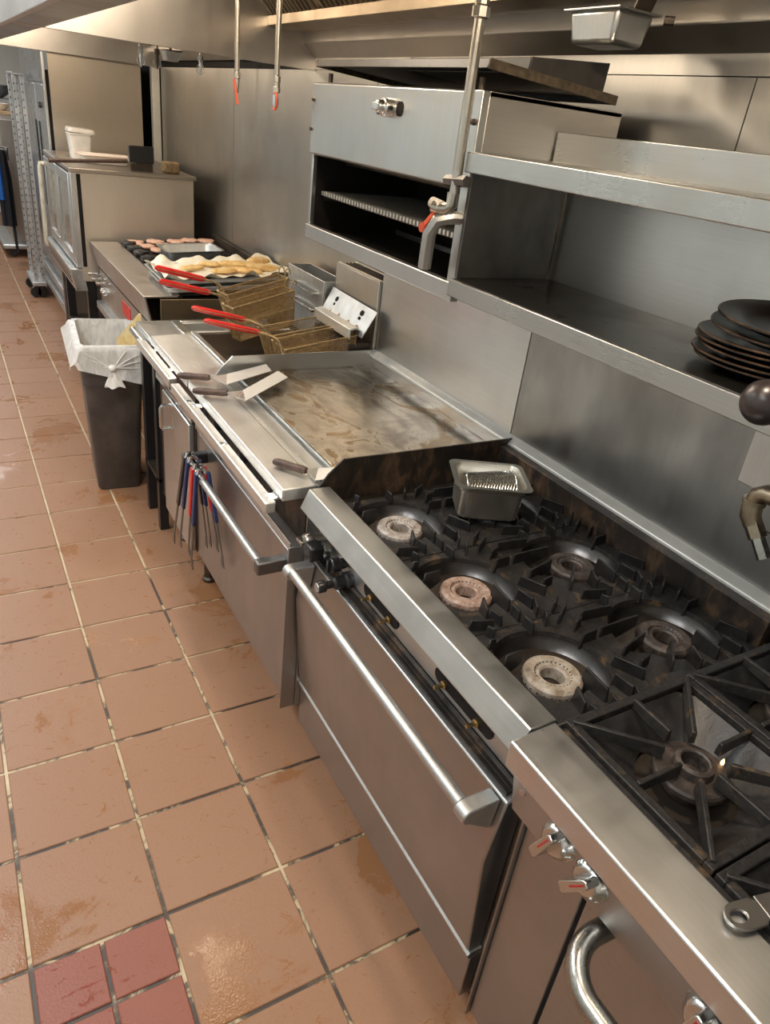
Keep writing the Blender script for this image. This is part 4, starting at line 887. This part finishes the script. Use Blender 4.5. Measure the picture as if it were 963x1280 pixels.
c4 = copy_tree(bk, (.858, 1.812, 1.125), (0, rad(-11), rad(12)), 'farthest fry basket, its red grip lying over the food trays')

c3.scale = c4.scale = (1, .64, 1.15)

# ================================================================== CHARBROILER
HY0, HY1 = 2.345, 3.72
t = thing('charbroiler', 'gas charbroiler with a broad steel landing ledge and black grates', 'charbroiler', (.85, 3.03, 0))
LEDGE = steel('ledge_steel', (.52, .47, .42), .42, 'y', .2, (.2, .15, .1), .12, 4)
part('landing_ledge', MB().prism([(.685, .953), (.522, .951), (.556, .812), (.566, .812), (.536, .940), (.685, .942)], 'y', HY0, HY1), LEDGE, t, bevel=.003)
part('firebox', B(.69, 1.27, HY0 + .01, HY1, .55, .93), SOOT, t)
part('side_panel', B(.60, 1.26, HY0, HY0 + .008, .50, .935), steel('grease_brown_panel', (.33, .25, .16), .45, 'x', .6, (.12, .08, .04), .1, 4), t, bevel=.002)
part('drip_edge', B(.655, .69, HY0 + .002, HY0 + .16, .951, .958), CHROME, t)
part('control_panel', B(.566, .60, HY0 + .02, HY1, .60, .815), LEDGE, t, bevel=.002)
part('panel_gap', B(.560, .57, HY0 + .02, HY1, .800, .812), CAVITY, t)
part('grease_drawer', B(.535, .60, 2.62, HY1, .555, .600), ALU, t, bevel=.003)
for i, (y, z) in enumerate(((3.66, .772), (3.54, .768), (3.40, .772))):
    part('valve_lever', MB().tube([(.57, y, z - .005), (.54, y, z), (.515, y, z + .002)], .007, 8).box(.488, .525, y - .022, y + .022, z - .006, z + .008), CHROME, t, bevel=.002)
for y in (3.56, 3.50): part('knob', MB().lathe([(0, .535), (.016, .535), (.018, .54), (.018, .567)], (0, y, .695), 16, 'x'), CHROME, t)
part('warning_plate', B(.562, .5665, 2.86, 3.06, .690, .760), flat('red_enamel', (.52, .03, .025), .4), t)
gb = MB()
for k in range(34):
    y = HY0 + .05 + k * .0395; gb.beam((.70, y, .948), (1.25, y, .975), .022, .018)
part('grate_bars', gb, IRON, t, kind='stuff')
part('grate_frame', MB().box(.688, .712, HY0 + .02, HY1 - .02, .930, .950).box(1.24, 1.268, HY0 + .02, HY1 - .02, .94, .975), IRON, t, bevel=.003)
part('back_guard', B(1.272, 1.29, HY0, HY1, .90, 1.02), SOOT, t, bevel=.003)
for (x, y) in ((.62, HY0 + .05), (.62, HY1 - .06), (1.2, HY0 + .05), (1.2, HY1 - .06)): part('leg', B(x - .022, x + .022, y - .022, y + .022, 0, .60), STEEL, t, bevel=.003)
part('undershelf', B(.60, 1.24, HY0 + .04, HY1 - .05, .25, .27), SOOT, t)
rp = random.Random(5)
def patty(name, label, cat, x, y, z, r, h, mat, group, tilt=0):
    pr = [(0, 0), (r * .92, 0), (r, h * .4), (r * .95, h * .85), (r * .7, h), (0, h * .92)]
    mb = MB().lathe(pr, (0, 0, 0), 22)
    for v in mb.v:
        a = math.atan2(v.y, v.x); k = 1 + .07 * math.sin(3 * a + x * 40) + .04 * math.sin(7 * a + y * 31); v.x *= k; v.y *= k * .92; v.z += .002 * math.sin(v.x * 130 + x * 9) * (v.z > 0)
    o = single(name, mb, mat, label, cat, None, group, local=True, angle=60); o.location = (x, y, z); o.rotation_euler = (0, tilt, rp.uniform(0, 3)); return o
zg = lambda x: .957 + (x - .70) * .049 + .003
for i, (x, y, lb) in enumerate(((.765, 3.60, 'raw patty at the far left of the charbroiler grate'), (.885, 3.61, 'raw patty in the far row, second from the left'), (.800, 3.475, 'raw patty in the second row, left one'), (.915, 3.485, 'raw patty in the second row, right one'),
                                (.845, 3.345, 'raw patty nearest the camera, beside the steel pan'), (1.010, 3.60, 'raw patty in the far row, behind the steel pan on its left'), (1.105, 3.63, 'raw patty in the far row, behind the steel pan near its middle'), (1.200, 3.60, 'raw patty at the far right, behind the steel pan'))):
    patty('burger_patty', lb, 'patty', x, y, zg(x) + .002, .056, .016, PATTY, 'raw patties on the charbroiler')
for i, (x, y, lb) in enumerate(((.725, 3.56, 'charred black piece at the far left corner of the grate'), (.735, 3.42, 'charred black piece second from the far corner of the grate'), (.738, 3.28, 'charred black piece third along the grate front'), (.742, 3.12, 'charred black piece nearest the food trays'))):
    patty('charred_piece', lb, 'food', x - .012, y, zg(x), .045, .024, CHAR, 'charred pieces along the grate front')
t = thing('steel_pan', 'shallow steel pan standing on the charbroiler among the patties', 'pan', (.965, 3.12, .9745), (0, rad(-2.8), 0))
part('pan', panmesh(.165, .13, .062, .03), ALU, t, local=True, angle=50)
# two trays of fried food on the near end of the charbroiler
for i, (cx_, cy_, z, lb) in enumerate(((.965, 2.53, .970, 'lower sheet tray under the tray of fried food'), (.955, 2.565, 1.000, 'sheet tray of fried food on parchment, upper of the two'))):
    t = thing('sheet_tray', lb, 'tray', (cx_, cy_, z + .004), (0, rad(-2.8), rad(-1)), group='sheet trays on the charbroiler')
    part('tray', panmesh(.335, .20, .026, .03), MT['tray_aluminium'] if i else flat('tray_aluminium', (.60, .59, .56), .38, .35, None, 8, .15), t, local=True, angle=50)
t = thing('parchment_sheet', 'crumpled greasy parchment paper lining the upper food tray', 'parchment', (.955, 2.565, 1.0125), (0, rad(-2.8), 0))
def pfn(u, v):
    x = (u - .5) * .66; y = (v - .5) * .44; e = max(abs(u - .5) * 2, abs(v - .5) * 2)
    return Vector((x, y, .006 + .024 * max(0, e - .66) / .28 * (1 + .35 * math.sin(u * 23 + v * 11) + .3 * math.sin(u * 41 + 2 * v)) + .006 * math.sin(u * 31) * math.sin(v * 17 + 1)))
part('sheet', MB().grid(pfn, 36, 18), PARCH, t, local=True, angle=40)
def lump(label, x, y, z, L, W, H, rz, k, name='fried_fillet'):
    mb = MB(); nu, nv = 18, 10
    def fn(u, v):
        a = 2 * PI * u; s_ = math.sin(PI * v); c_ = -math.cos(PI * v)
        taper = 1 - .35 * max(0, c_)
        d = 1 + .10 * math.sin(5 * a + k) + .08 * math.sin(9 * v * PI + 2 * k)
        return Vector((c_ * L / 2, math.cos(a) * s_ * W / 2 * taper * d, H / 2 + math.sin(a) * s_ * H / 2 * d))
    mb.grid(fn, nu, nv, wrap=True)
    o = single(name, mb, FRIED, label, 'food', None, 'fried pieces on the parchment', local=True, angle=60); o.location = (x, y, z); o.rotation_euler = (0, 0, rz); return o
for k, (x, y, L, W, H, rz, lb) in enumerate(((1.03, 2.79, .22, .085, .035, -.3, 'large battered fillet in the middle of the food tray'), (1.135, 2.70, .20, .075, .035, -.5, 'golden fillet at the right end of the food tray'), (.92, 2.68, .17, .06, .028, .2, 'pale battered piece at the front middle of the tray'),
    (1.02, 2.66, .18, .05, .03, -.55, 'long golden piece at the front right of the tray'), (.78, 2.78, .15, .07, .026, .35, 'flat pale battered piece left in the food tray'), (1.15, 2.83, .14, .07, .045, .1, 'round golden piece at the back right of the tray'), (.90, 2.84, .14, .06, .03, -.2, 'pale battered piece at the back middle of the tray'))):
    lump(lb, x + .05, y - .165, 1.021 + (x + .05 - .955) * .049, L, W, H, rz, k * 1.7)

# ================================================================== TRASH BIN with liner
t = tb = thing('trash_bin', 'tall charcoal plastic trash bin standing on the tiles before the charbroiler', 'trash can', (.37, 2.47, 0), (0, 0, rad(-5)))
def rrect(hx_, hy_, r, z, n=5):
    out = []
    for (cx_, cy_, a0) in ((hx_ - r, hy_ - r, 0), (-hx_ + r, hy_ - r, 90), (-hx_ + r, -hy_ + r, 180), (hx_ - r, -hy_ + r, 270)):
        for i in range(n + 1): out.append((cx_ + r * math.cos(rad(a0 + 90 * i / n)), cy_ + r * math.sin(rad(a0 + 90 * i / n)), z))
    return out
def rings(mb, rs, capb=True, capt=False):
    k = len(rs[0]); fs = [(i * k + j, i * k + (j + 1) % k, (i + 1) * k + (j + 1) % k, (i + 1) * k + j) for i in range(len(rs) - 1) for j in range(k)]
    if capb: fs.append(tuple(range(k)))
    if capt: fs.append(tuple(range((len(rs) - 1) * k, len(rs) * k)))
    return mb.add([p for q in rs for p in q], fs)
bn = rings(MB(), [rrect(.098, .175, .03, 0), rrect(.103, .182, .03, .012), rrect(.128, .222, .032, .56), rrect(.134, .228, .032, .562), rrect(.137, .232, .034, .735), rrect(.142, .237, .034, .738), rrect(.142, .237, .034, .75), rrect(.132, .227, .03, .75), rrect(.128, .222, .03, .70), rrect(.100, .176, .028, .02)], True, True)
part('bin', bn, BINM, t, local=True, angle=50)
def bagfn(u, v):
    # v: 0 hanging hem outside .. .35 over the rim .. 1 deep inside
    rs = rrect(1, 1, .2, 0, 7); k = len(rs); p = Vector(rs[int(round(u * k)) % k])
    a = 2 * PI * u; wob = math.sin(a * 9 + v * 5) * .5 + math.sin(a * 17 + 1.3 + v * 9) * .5
    front = max(0, -p.y)
    hem = .640 - .055 * min(1, abs(p.x)) * (1 if p.x > 0 else .45) + .02 * (1 - front) + .02 * math.sin(a * 5)+ (.05 if p.x < -.5 else 0)
    if v < .42:
        f = v / .42; z = hem + (.756 - hem) * f; off = .010 + .014 * (1 - f) * (1 + wob * .6) + (.020 * (1 - f) if p.x < -.5 else 0) 
        return Vector((p.x * (.142 + off), p.y * (.237 + off), z + .004 * wob))
    f = (v - .42) / .58; z = .760 - .26 * f
    off = -.012 - .022 * f + .007 * wob * f
    return Vector((p.x * (.142 + off - .015 * f), p.y * (.237 + off - .02 * f), z + (.006 * (1 - f) if f < .2 else 0)))
bag = thing('bin_liner', 'translucent white bin liner knotted over the rim of the trash bin', 'trash bag', (.37, 2.47, .0), (0, 0, rad(-5)))
rs_ = rrect(1, 1, .2, 0, 7); part('liner_film', MB().grid(bagfn, len(rs_), 18, wrap=True), BAG, bag, local=True, angle=60)
kn = MB(); kn.lathe([(0, -.018), (.014, -.014), (.019, 0), (.016, .012), (0, .017)], (-.005, -.262, .660), 16)
part('knot', kn, BAGK, bag, local=True, angle=60)
def tail(u, v):
    a = 2 * PI * u; r = .010 + .034 * v + .006 * math.sin(a * 5 + v * 4) * v
    return Vector((-.005 + r * math.cos(a) * 1.0 + .008 * v, -.262 + r * math.sin(a) * .35, .655 - .085 * v + .006 * math.sin(a * 4)))
part('tail', MB().grid(tail, 26, 8, wrap=True), BAGK, bag, local=True, angle=60)
fold = MB()
for (x, z) in ((-.128, .728), (-.12, .705), (-.125, .672), (.118, .722), (.128, .690), (.12, .655), (-.06, .738), (.062, .740)):
    fold.tube([(x, -.2565, z), (x * .55, -.2605, z * .6 + .66 * .4), (x * .12 - .005, -.2645, .662)], [.0012, .0032, .004], 8)
part('gathered_fold', fold, BAG, bag, local=True, kind='stuff')
t = thing('paper_scrap', 'yellowed greasy paper point sticking up out of the trash bin', 'paper', (.45, 2.40, .55))
part('sheet', MB().hexa([(.40, 2.38, .56), (.505, 2.335, .56), (.507, 2.339, .56), (.402, 2.384, .56), (.400, 2.39, .74), (.512, 2.34, .765), (.514, 2.344, .765), (.402, 2.394, .74)]).hexa([(.400, 2.39, .74), (.512, 2.34, .765), (.514, 2.344, .765), (.402, 2.394, .74), (.500, 2.350, .870), (.509, 2.345, .870), (.510, 2.348, .870), (.501, 2.353, .870)]), CARD, t)

# ================================================================== CONVECTION OVEN on its stand
OY0, OY1 = 3.775, 4.93
t = ov = thing('convection_oven', 'convection oven with glass doors on a stand beyond the charbroiler', 'oven', (.82, 4.35, 0))
OVM = steel('oven_side_steel', (.62, .55, .46), .45, 'z', .12, (.3, .22, .14), .1, 2)
part('body', B(.475, 1.175, OY0, OY1, .70, 1.325), OVM, t, bevel=.004)
part('top_cover', B(.445, 1.19, OY0 - .01, OY1 + .01, 1.322, 1.345), steel('oven_top_steel', (.45, .40, .34), .36, 'x', .3), t, bevel=.003)
part('near_post', B(.448, .482, OY0, OY0 + .06, .78, 1.322), STEEL, t, bevel=.003)
part('side_gap', B(.4825, .505, OY0 - .002, OY0 + .001, .79, 1.315), CAVITY, t)
for k, (a, b_) in enumerate(((OY0 + .065, 4.345), (4.355, OY1 - .01))):
    d = MB().box(.442, .474, a, a + .055, .79, 1.31).box(.442, .474, b_ - .055, b_, .79, 1.31).box(.442, .474, a + .055, b_ - .055, .79, .85).box(.442, .474, a + .055, b_ - .055, 1.25, 1.31)
    dd = part('glass_door', d, STEEL, t, bevel=.003)
    part('pane', B(.455, .461, a + .055, b_ - .055, .85, 1.25), GLASS, dd)
part('door_handle', MB().tube([(.44, 4.90, .72), (.412, 4.90, .72), (.405, 4.90, .74), (.412, 4.90, 1.24), (.414, 4.90, 1.26), (.44, 4.90, 1.26)], .016, 12), flat('cream_handle', (.60, .55, .44), .35, .3), t)
part('door_cavity', B(.474, .4755, OY0 + .10, OY1 - .05, .84, 1.26), SOOT, t)
part('base_box', MB().prism([(.43, .640), (.405, .775), (.48, .775), (.50, .640)], 'y', OY0 + .005, OY1 - .02), STEEL, t, bevel=.003)
lou = MB()
for k in range(14):
    for zz in (.672, .70, .728): lou.box(.4135 + (.72 - zz) * .17, .430, OY0 + .10 + k * .072, OY0 + .145 + k * .072, zz, zz + .012)
part('louvers', lou, CAVITY, t, kind='stuff')
for (x, y) in ((.53, OY0 + .08), (.53, OY1 - .1), (1.12, OY0 + .08), (1.12, OY1 - .1)): part('leg', B(x - .028, x + .028, y - .028, y + .028, 0, .70), BLACKP, t, bevel=.003)
part('stand_shelf', B(.50, 1.15, OY0 + .05, OY1 - .07, .20, .22), SOOT, t)
OT = 1.346
t = thing('plastic_tub', 'white plastic tub with a loose lid on the convection oven', 'tub', (.62, 4.45, OT))
part('tub', rings(MB(), [rrect(.058, .058, .02, 0), rrect(.072, .072, .022, .14), rrect(.076, .076, .024, .142), rrect(.076, .076, .024, .150)], True, True), WHITEP, t, local=True, angle=50)
part('lid', rings(MB(), [rrect(.082, .080, .024, .152), rrect(.084, .082, .026, .160), rrect(.080, .078, .024, .176), rrect(.070, .07, .02, .178)], True, True).xf(rot('Y', 3)), WHITEP, t, local=True, angle=50)
t = thing('white_tray', 'shallow white tray with a pinkish rim on the convection oven', 'tray', (.72, 4.18, OT))
part('tray', panmesh(.15, .10, .05, .02), WHITEP, t, local=True, angle=50)
part('rim', MB().tube(rrect(.150, .100, .02, .050), .004, 6, closed=True), flat('pinkish_plastic', (.72, .50, .38), .45), t, local=True)
t = thing('grill_brush', 'long-handled black grill brush lying across the convection oven top', 'brush', (.85, 3.84, OT))
part('handle', MB().tube([(.345, 3.80, 1.372), (.55, 3.815, 1.384), (.82, 3.84, 1.40)], [.012, .011, .0105], 10), WOOD, t)
part('block', B(.80, .945, 3.822, 3.862, 1.395, 1.488), BLACKP, t, bevel=.004)
br = MB()
for i in range(14):
    for j in range(4): br.beam((.812 + i * .0095, 3.829 + j * .009, 1.396), (.812 + i * .0095 + .001, 3.829 + j * .009, 1.3475), .004, .004, (1, 0, 0))
part('bristles', br, SOOT, t, kind='stuff')
part('ferrule', MB().tube([(.79, 3.838, 1.399), (.835, 3.842, 1.402)], .016, 12), ALU, t)
single('scrub_brick', B(1.02, 1.115, 3.86, 3.95, OT + .0005, OT + .065), flat('pumice_brown', (.26, .18, .10), .9, 0, None, 60, .4), 'brown pumice scrub brick at the back corner of the oven top', 'brick', (1.067, 3.905, OT), bevel=.010)

# ================================================================== FRIDGE, RACK AND WHAT LIES BEYOND
t = thing('upright_fridge', 'tall two-door steel fridge beyond the partition, black door grips', 'fridge', (.92, 6.0, 0))
FR = steel('fridge_steel', (.50, .51, .52), .28, 'z', .1, (.3, .27, .24))
part('cabinet', B(.585, 1.13, 5.10, 6.98, .12, 2.02), FR, t, bevel=.004)
for (a, b_) in ((5.12, 6.03), (6.05, 6.96)):
    dd = part('door', B(.556, .584, a, b_, .34, 1.74), FR, t, bevel=.004)
    yy = b_ - .10 if a < 5.5 else a + .10
    part('door_grip', B(.548, .557, yy - .022, yy + .022, .86, 1.48), BLACKP, dd, bevel=.003)
part('latch', MB().lathe([(0, .535), (.02, .537), (.022, .558)], (0, 5.72, 1.60), 12, 'x'), SOOT, t)
part('top_grille', B(.558, .584, 5.12, 6.96, 1.76, 2.0), FR, t, bevel=.004)
part('base_rail', MB().box(.53, .585, 5.12, 6.96, .24, .30).box(.52, .585, 5.12, 6.96, .13, .19), ALU, t, bevel=.003)
for y in (5.25, 6.8): part('caster', caster(.66, y, .055, .125), BLACKP, t)
t = thing('sheet_pan_rack', 'aluminium sheet pan rack with slotted posts beside the fridge', 'rack', (.44, 6.35, 0))
for (x, y) in ((.435, 6.30), (.495, 6.30), (.435, 6.72), (.495, 6.72)):
    post = part('post', B(x - .015, x + .015, y - .012, y + .012, .14, 1.78), ALU, t, bevel=.002)
    sl = MB()
    for k in range(28): sl.box(x - .012, x + .001, y - .0126, y - .0116, .20 + k * .056, .214 + k * .056)
    part('slot_row', sl, DULL, post, kind='stuff')
part('base_frame', MB().box(.395, .514, 6.25, 6.77, .11, .145), ALU, t, bevel=.004)
part('top_frame', MB().box(.42, .511, 6.28, 6.74, 1.78, 1.80), ALU, t, bevel=.003)
for (x, y) in ((.42, 6.31), (.475, 6.31), (.42, 6.7), (.475, 6.7)): part('caster', caster(x, y, .05, .112), BLACKP, t)
t = thing('holding_cabinet', 'far brown-grey holding cabinet on a low wheeled platform', 'cabinet', (.60, 8.6, 0))
part('cabinet', B(.42, 1.0, 8.3, 9.3, .135, 1.36), steel('cabinet_steel', (.46, .41, .36), .4, 'z', .1), t, bevel=.006)
part('platform', B(.30, 1.02, 8.14, 9.4, .085, .135), ALU, t, bevel=.012)
for (x, y) in ((.40, 8.2), (.40, 9.2), (.95, 8.2), (.95, 9.2)): part('caster', caster(x, y, .038, .087), BLACKP, t)
t = thing('wall_shelf', 'far pale wood wall shelf holding white bowls', 'shelf', (.45, 9.5, 1.37))
part('board', B(.0, .9, 9.42, 9.75, 1.36, 1.395), flat('pale_wood', (.50, .33, .17), .5), t, bevel=.003)
part('bracket', MB().box(.2, .23, 9.45, 11.5, 1.33, 1.36).box(.7, .73, 9.45, 11.5, 1.33, 1.36), ALU, t)
for i, (x, z, r) in enumerate(((.40, 1.396, .085), (.56, 1.396, .085))):
    o = single('bowl', MB().lathe([(0, .0), (.35 * r, 0), (.8 * r, .04), (r, .075), (.97 * r, .076), (.7 * r, .04), (0, .01)], (x, 9.56, z), 28), WHITEP, ['white bowl at the left on the far shelf', 'white bowl at the right on the far shelf'][i], 'bowl', (x, 9.56, z), 'bowls on the far shelf', angle=60)
single('steel_bowl', MB().lathe([(0, .0), (.06, 0), (.16, .07), (.21, .15), (.20, .152), (.15, .07), (0, .012)], (.60, 10.6, 1.50), 32).box(.4, .9, 10.35, 10.9, 1.48, 1.50), ALU, 'large steel mixing bowl on the far steel shelf', 'bowl', (.60, 10.6, 1.48), angle=50)
t = thing('hanging_clothes', 'blue and black work clothes hanging from a rail far down the aisle', 'clothes', (.33, 8.0, 1.15))
part('rail', MB().tube([(.0, 8.05, 1.13), (.45, 8.05, 1.12)], .010, 10).tube([(.01, 8.05, 1.13), (.01, 8.05, 0)], .012, 10).tube([(.44, 8.05, 1.12), (.44, 8.05, 1.0)], .012, 10).tube([(.44, 8.05, 1.0), (.44, 8.3, 1.0)], .012, 10), CHROME, t)
def cloth(x, w_, z0, z1, ph):
    def fn(u, v):
        a = 2 * PI * u; ww = w_ * (.55 + .45 * min(1, v * 3)); return Vector((x + ww / 2 * math.cos(a) * (1 + .08 * math.sin(a * 6 + ph)), 8.05 + .05 * math.sin(a) * (1 + .3 * math.sin(a * 5 + ph)), z1 + (z0 - z1) * v))
    return MB().grid(fn, 30, 8, wrap=True)
part('blue_jacket', cloth(.31, .15, .62, 1.10, .3), CLOTHB, t); part('black_apron', cloth(.385, .13, .36, 1.09, 1.7), CLOTHK, t)
part('strap', MB().beam((.42, 8.02, .40), (.425, 8.02, .08), .03, .006, (0, 1, 0)), CLOTHK, t)
t.location.y -= .09
